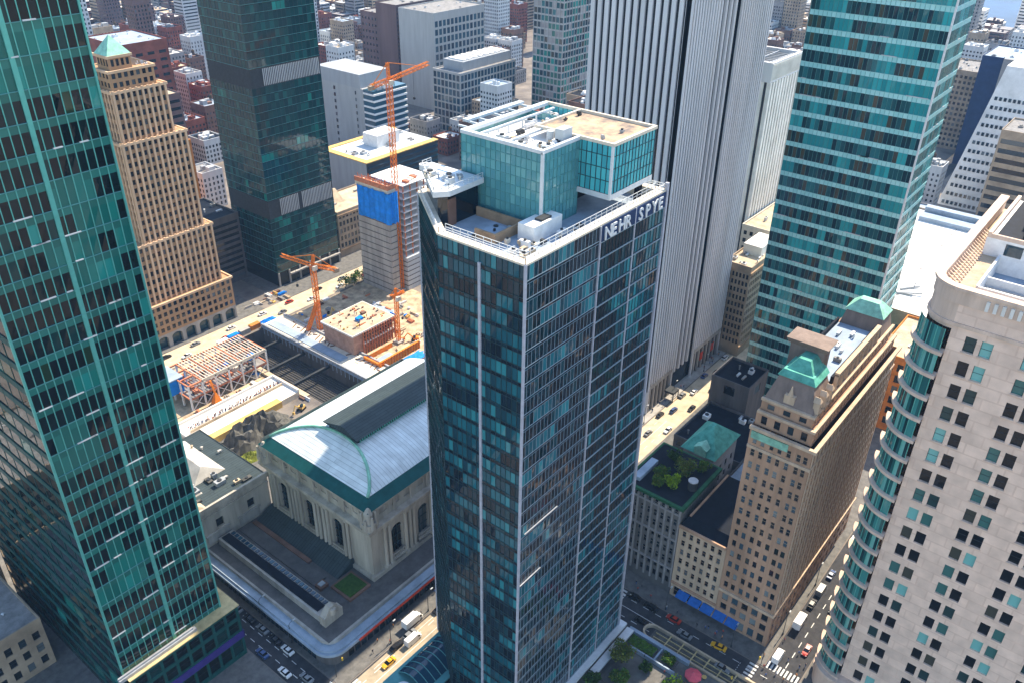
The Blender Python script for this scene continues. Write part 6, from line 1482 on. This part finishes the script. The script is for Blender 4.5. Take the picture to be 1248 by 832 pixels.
# dark glass pavilion at the left foot of the centre tower
pv = thing('glass_pavilion', 'dark blue curved glass pavilion at the left foot of the centre tower', 'pavilion', (120, 138, 0))
b = MB(); b.prism([(117.6, 136), (150, 136), (150, 151.2), (122, 151.2), (117.6, 147)], 0, 8.6); b.build('wall', 'g_navy', pv)
b = MB()
for k in range(14): b.box(122+k*2.1, 122.2+k*2.1, 151.2, 151.5, .4, 8.4)
b.prism([(117, 135.4), (150.4, 135.4), (150.4, 151.8), (121.8, 151.8), (117, 147.4)], 8.6, 9.2); b.build('roof_rim', 'mull_t', pv)
b = MB(); b.grid(lambda u_, v: (128+20*u_, 138+12.6*v, 9.3+3.2*math.sin(math.pi*v)), 14, 12); b.build('vault_glass', 'pane_blue', pv)
b = MB()
for k in range(8): b.tube([(128+20*k/7, 138+12.6*j/10, 9.45+3.2*math.sin(math.pi*j/10)) for j in range(11)], .16, 5)
b.build('vault_rib', 'mull_t', pv)
b = MB()
pts = [(124+2.6*math.cos(6.283*k/20), 144+2.6*math.sin(6.283*k/20), 9.8) for k in range(21)]; b.tube(pts, .5, 6); b.build('ring_rim', 'mull_w', pv)
b = MB(); b.cyl((124, 144), 2.2, 9.2, 9.5, 16); b.build('ring_planting', 'leaf_o', pv)
# street trees, lamps, signals
for i, (x, y) in enumerate(((330, 401), (338, 402.5), (346, 401), (322, 400.6))):
    tree('street_tree', ('low leafy green tree at the corner of the tan loft', 'rounded green tree beside the back road crossing', 'green tree in front of the concrete core', 'small tree nearest the dark glass tower')[i], x, y-2, 0, 8, 4.6, LG, 300+i, 'trees at the back road corner', 380, True, 'tree', .8, .7)
for i, (x, y) in enumerate(((455, 150.5), (462, 151), (470, 152), (478, 151))):
    tree('roof_tree', ('dark roof garden tree nearest the beige block', 'dark roof garden tree second from the beige block', 'dark roof garden tree third from the beige block', 'dark roof garden tree farthest right')[i], x+8, y+1, 58, 8, 4, LD, 320+i, 'roof garden trees below the white tower', 300, True, 'tree', .8, .7)
lp0 = None
SPOT = [(116.6, 214, 'by the terrace wall of the left avenue'), (116.6, 196, 'near the lower end of the terrace wall'), (140, 167.2, 'by the terrace corner canopy'), (160, 167.2, 'beside the white box truck'), (219.9, 68, 'in front of the hotel awnings'), (219.9, 96, 'below the terrace building'), (202.2, 110, 'at the foot of the centre tower by the avenue'), (238, 55.4, 'on the cross street by the hotel'), (270, 55.4, 'deep in the cross street'), (320, 167, 'at the ribbed tower corner'), (350, 167, 'in front of the ribbed tower canopy'), (385, 167, 'by the ribbed tower banners')]
for i, (x, y, l) in enumerate(SPOT):
    lab = f'slim grey street lamp {l}'
    if lp0 is None:
        lp0 = thing('street_lamp', lab, 'street lamp', (0, 0, 0), 'street lamps')
        b = MB(); b.cyl((0, 0), .16, 0, 9.5, 8, 0, .1); b.cyl((0, 0), .32, 0, .9, 8); b.build('pole', 'dark_metal', lp0)
        b = MB(); b.tube([(0, 0, 9.3), (.6, 0, 10.2), (2.2, 0, 10.4)], .09, 6); b.build('arm', 'dark_metal', lp0)
        b = MB(); b.box(1.8, 3.0, -.22, .22, 10.2, 10.45); b.build('lamp_head', 'grey_l', lp0)
        lp0.location = (x, y, .16)
    else: dup(lp0, (x, y, .16), 0, lab)
tl0 = None
for i, (x, y, l) in enumerate(((117.2, 171.6, 'at the terrace corner'), (202.6, 56.6, 'by the vehicle ramp'), (220.2, 56, 'at the hotel corner'), (202.4, 117, 'at the upper avenue crossing'))):
    lab = f'dark traffic light {l}'
    if tl0 is None:
        tl0 = thing('traffic_light', lab, 'traffic light', (0, 0, 0), 'traffic lights')
        b = MB(); b.cyl((0, 0), .13, 0, 6.6, 8); b.build('pole', 'dark_metal', tl0); b = MB(); b.bar((0, 0, 6.2), (3.6, 0, 6.6), .14); b.build('arm', 'dark_metal', tl0)
        b = MB(); b.box(3.2, 3.7, -.25, .25, 5.6, 7.0); b.build('signal_head', 'mark_y', tl0); tl0.location = (x, y, .16)
    else: dup(tl0, (x, y, .16), R(90*i), lab)

# ================================================================== FAR CITY: every block a building of its own
occ = [[(0, 0), (88, 0), (262, 740), (0, 740)], [(233, 0), (383, 0), (414, 330), (336, 352), (275, 250)], [(712, 0), (940, 0), (873, 440), (790, 440)], [(988, 0), (1190, 0), (1060, 400), (915, 455)], [(630, 0), (712, 0), (708, 130), (632, 130)]]
def inside(px, py, poly):
    r = False; n = len(poly)
    for i in range(n):
        (x1, y1), (x2, y2) = poly[i], poly[(i+1) % n]
        if (y1 > py) != (y2 > py) and px < (x2-x1)*(py-y1)/(y2-y1)+x1: r = not r
    return r
keep = [(255, 455, 450, 525), (410, 530, 470, 560), (495, 560, 550, 655), (610, 756, 555, 775), (690, 770, 490, 545), (440, 520, 135, 250), (440, 700, -200, 200), (735, 925, 0, 165), (895, 970, 140, 200), (950, 1020, 110, 180), (318, 384, 655, 725), (388, 444, 765, 835), (262, 328, 455, 594), (170, 260, 400, 480), (290, 420, 425, 480), (320, 420, 165, 235)]
rg = random.Random(19); nb = 0; seen = {}
KINDS = [('brick_r', 'red brick', .15), ('brick_b', 'brown brick', .17), ('brick_t', 'buff brick', .2), ('brick_g', 'grey', .18), ('grey_l', 'pale grey', .16), ('brick_p', 'mauve brown', .14)]
ROOFS = [('roof_grey', 'grey gravel roof'), ('roof_white', 'white roof'), ('roof_tan', 'tan roof'), ('roof_dark', 'dark roof'), ('roof_blue', 'blue grey roof')]
cands = []
for bx in range(130, 2500, 62):
    for by in range(-60, 2500, 118):
        for i in range(2):
            for j in range(4):
                x0 = bx+i*25+rg.uniform(0, 2); y0 = by+j*26+rg.uniform(0, 2); w_, d_ = 23+rg.uniform(-5, 1), 24+rg.uniform(-6, 1)
                if x0 > (1500 if y0 < 560 else 2500): continue
                cx, cy = x0+w_/2, y0+d_/2; dist = math.hypot(cx, cy)
                if dist < 440 or (cx < 440 and cy < 470) or (cx < 620 and cy < 240): continue
                far = min(1, dist/1500)
                h = rg.choice([15, 18, 22, 26, 30, 36, 44])*rg.uniform(.85, 1.2)
                if rg.random() < .16: h *= rg.uniform(1.6, 2.8)
                px, py, dd = proj(cx, cy, h)
                if dd < 0 or not (-15 < px < 1265 and -40 < py < 420): continue
                if any(inside(px, py, o_) for o_ in occ): continue
                if any(x0 < b_[1] and x0+w_ > b_[0] and y0 < b_[3] and y0+d_ > b_[2] for b_ in keep): continue
                cands.append((dist, x0, y0, w_, d_, h, px, py))
cands.sort()
QUAD = lambda px: 'past the art deco tower' if px < 235 else 'near the brown slab' if px < 470 else 'behind the grid office' if px < 640 else 'behind the white tower' if px < 990 else 'past the teal tower'
for (dist, x0, y0, w_, d_, h, px, py) in cands[:290]:
    r = rg.random(); acc = 0
    for wm, wl, pr_ in KINDS:
        acc += pr_
        if r < acc: break
    if px > 900 and wm in ('brick_r',) : wm, wl = 'grey_l', 'pale grey'
    rm, rl = rg.choice(ROOFS); hl = 'low' if h < 22 else 'mid height' if h < 42 else 'tall'
    t = thing('city_building', f'{hl} {wl} building with a {rl} {QUAD(px)}', 'building', (x0, y0, 0), f'{hl} {wl} buildings with a {rl} {QUAD(px)}')
    b = MB(); x1, y1 = x0+w_, y0+d_
    b.box(x0, x1, y0, y1, 0, h, 0)
    for (a0, a1, c0, c1) in ((x0, x1, y0, y0+.6), (x0, x1, y1-.6, y1), (x0, x0+.6, y0+.6, y1-.6), (x1-.6, x1, y0+.6, y1-.6)): b.box(a0, a1, c0, c1, h, h+1.3, 0)
    b.build('wall', wm, t)
    b = MB(); b.quad((x0+.6, y0+.6, h+.05), (x1-.6, y0+.6, h+.05), (x1-.6, y1-.6, h+.05), (x0+.6, y1-.6, h+.05)); b.build('roof', rm, t)
    b = MB(); nf = int(h/4.4); nx = max(3, int(w_/3.4)); ny = max(3, int(d_/3.4)); ww = rg.uniform(1.2, 1.9); wh = rg.uniform(1.8, 2.6)
    for k in range(nf):
        z = 2+k*4.3
        for i in range(nx): a = x0+(i+.5)*w_/nx; b.quad((a-ww/2, y0-.06, z), (a+ww/2, y0-.06, z), (a+ww/2, y0-.06, z+wh), (a-ww/2, y0-.06, z+wh))
        for i in range(ny): a = y0+(i+.5)*d_/ny; b.quad((x0-.06, a+ww/2, z), (x0-.06, a-ww/2, z), (x0-.06, a-ww/2, z+wh), (x0-.06, a+ww/2, z+wh))
    b.build('window', 'pane', t, kind='stuff')
    b = MB(); k = rg.randint(4, 9)
    for _ in range(k):
        a, c, s_ = rg.uniform(x0+1, x1-7), rg.uniform(y0+1, y1-7), rg.uniform(1.2, 6); b.box(a, a+s_, c, c+s_*.8, h, h+rg.uniform(1.5, 4.5), rg.randint(0, 1))
    b.build('roof_hut', [wm, rg.choice(['white', 'grey', 'steel'])], t)
    if rg.random() < .25:
        b = MB(); a, c = x0+w_*.7, y0+d_*.6; b.cyl((a, c), 1.6, h+3, h+6.4, 9); b.cyl((a, c), 1.8, h+6.4, h+8, 9, 0, .1)
        for q in range(4): b.bar((a+math.cos(R(90*q+45))*1.3, c+math.sin(R(90*q+45))*1.3, h), (a+math.cos(R(90*q+45))*1.3, c+math.sin(R(90*q+45))*1.3, h+3), .25)
        b.build('water_tank', 'trunk', t)
fmb = {}
for (dist, x0, y0, w_, d_, h, px, py) in cands[290:]:
    wm = rg.choice(['brick_r', 'brick_b', 'brick_t', 'brick_g', 'grey_l', 'grey_l', 'roof_white', 'brick_p']); b = fmb.setdefault('x', MB()); k = ['brick_r', 'brick_b', 'brick_t', 'brick_g', 'grey_l', 'roof_white', 'brick_p'].index(wm)
    if px > 850 and rg.random() < .5: k = 5
    b.box(x0, x0+w_, y0, y0+d_, 0, h, k)
    b.quad((x0+.5, y0+.5, h+.1), (x0+w_-.5, y0+.5, h+.1), (x0+w_-.5, y0+d_-.5, h+.1), (x0+.5, y0+d_-.5, h+.1), rg.choice([3, 4, 5, 5, 7]))
    for q in range(2):
        a, c, s_ = rg.uniform(x0+1, x0+w_-6), rg.uniform(y0+1, y0+d_-6), rg.uniform(2, 5); b.box(a, a+s_, c, c+s_, h, h+rg.uniform(1.5, 4), k)
    for q in range(int(h/4.4)):
        b.quad((x0+1, y0-.1, 2.5+q*4.4), (x0+w_-1, y0-.1, 2.5+q*4.4), (x0+w_-1, y0-.1, 4.2+q*4.4), (x0+1, y0-.1, 4.2+q*4.4), 8); b.quad((x0-.1, y0+1, 2.5+q*4.4), (x0-.1, y0+d_-1, 2.5+q*4.4), (x0-.1, y0+d_-1, 4.2+q*4.4), (x0-.1, y0+1, 4.2+q*4.4), 8)
print('far rest', len(cands)-290)
if fmb: fmb['x'].build('distant_city', ['brick_r', 'brick_b', 'brick_t', 'brick_g', 'grey_l', 'roof_white', 'brick_p', 'roof_tan', 'pane'], kind='stuff')
# distant wooded shore and its low hills
b = MB(); rg = random.Random(3)
def hill(u_, v):
    x = 2500+1500*u_; y = -600+3800*v; return (x, y, 1+max(0, (90*math.sin(math.pi*u_)*(.6+.4*math.sin(v*9)))))
b.grid(hill, 12, 40); struct('far_hills', b, 'leaf_d')

# ================================================================== AIR, LIGHT, CAMERA
hz = MB(); hz.box(-800, 4200, -1000, 3600, -12, 300)
mm = bpy.data.materials.new('haze'); mm.use_nodes = True; nt = mm.node_tree; nt.nodes.clear()
out = nt.nodes.new('ShaderNodeOutputMaterial'); pv_ = nt.nodes.new('ShaderNodeVolumePrincipled')
pv_.inputs['Color'].default_value = (*HAZE_COL, 1); pv_.inputs['Density'].default_value = HAZE_D; pv_.inputs['Anisotropy'].default_value = 0.0
nt.links.new(pv_.outputs[0], out.inputs['Volume'])
M['haze'] = mm; hz.build('haze', 'haze', kind='stuff')

# shrink the layout to metres
done = set()
for o in list(scene.objects):
    o.location = Vector(o.location)*S
    if o.type == 'MESH' and o.data.name not in done:
        done.add(o.data.name); o.data.transform(Matrix.Scale(S, 4))
W = bpy.data.worlds.new('World'); scene.world = W; W.use_nodes = True
nt = W.node_tree; bg = nt.nodes['Background']; sk = nt.nodes.new('ShaderNodeTexSky'); sk.sky_type = 'NISHITA'; sk.sun_disc = False
sd = Vector((math.cos(R(SUN_AZ))*math.cos(R(SUN_EL)), math.sin(R(SUN_AZ))*math.cos(R(SUN_EL)), math.sin(R(SUN_EL))))
sk.sun_elevation = R(SUN_EL); sk.sun_rotation = math.atan2(sd.x, sd.y); sk.air_density = 1.2; sk.dust_density = .6
nt.links.new(sk.outputs[0], bg.inputs[0]); bg.inputs[1].default_value = SKY
L = bpy.data.lights.new('sun', 'SUN'); L.energy = SUN; L.angle = R(.5); L.color = (1, .86, .66)
lo = bpy.data.objects.new('sun', L); col.objects.link(lo); lo.rotation_euler = (-sd).to_track_quat('-Z', 'Y').to_euler(); lo.location = (0, 0, 500)
cam = bpy.data.cameras.new('camera'); co = bpy.data.objects.new('camera', cam); col.objects.link(co)
cam.sensor_fit = 'HORIZONTAL'; cam.sensor_width = 36; cam.lens = 36*FPX/1248; cam.clip_start = .5; cam.clip_end = 12000
mw = Matrix((RT, UPV, -FW)).transposed().to_4x4(); mw.translation = Vector((0, 0, CAM_H*S)); co.matrix_world = mw
scene.camera = co
vs = scene.view_settings; vs.view_transform = 'Standard'; vs.look = 'None'; vs.exposure = EXPO; vs.gamma = 1; vs.use_curve_mapping = False
scene.render.engine = 'CYCLES'; cy = scene.cycles
cy.max_bounces = 6; cy.diffuse_bounces = 3; cy.glossy_bounces = 3; cy.transmission_bounces = 2; cy.volume_bounces = 1; cy.caustics_reflective = True; cy.blur_glossy = 1.0; cy.caustics_refractive = False
cy.use_denoising = True; cy.sample_clamp_indirect = 4
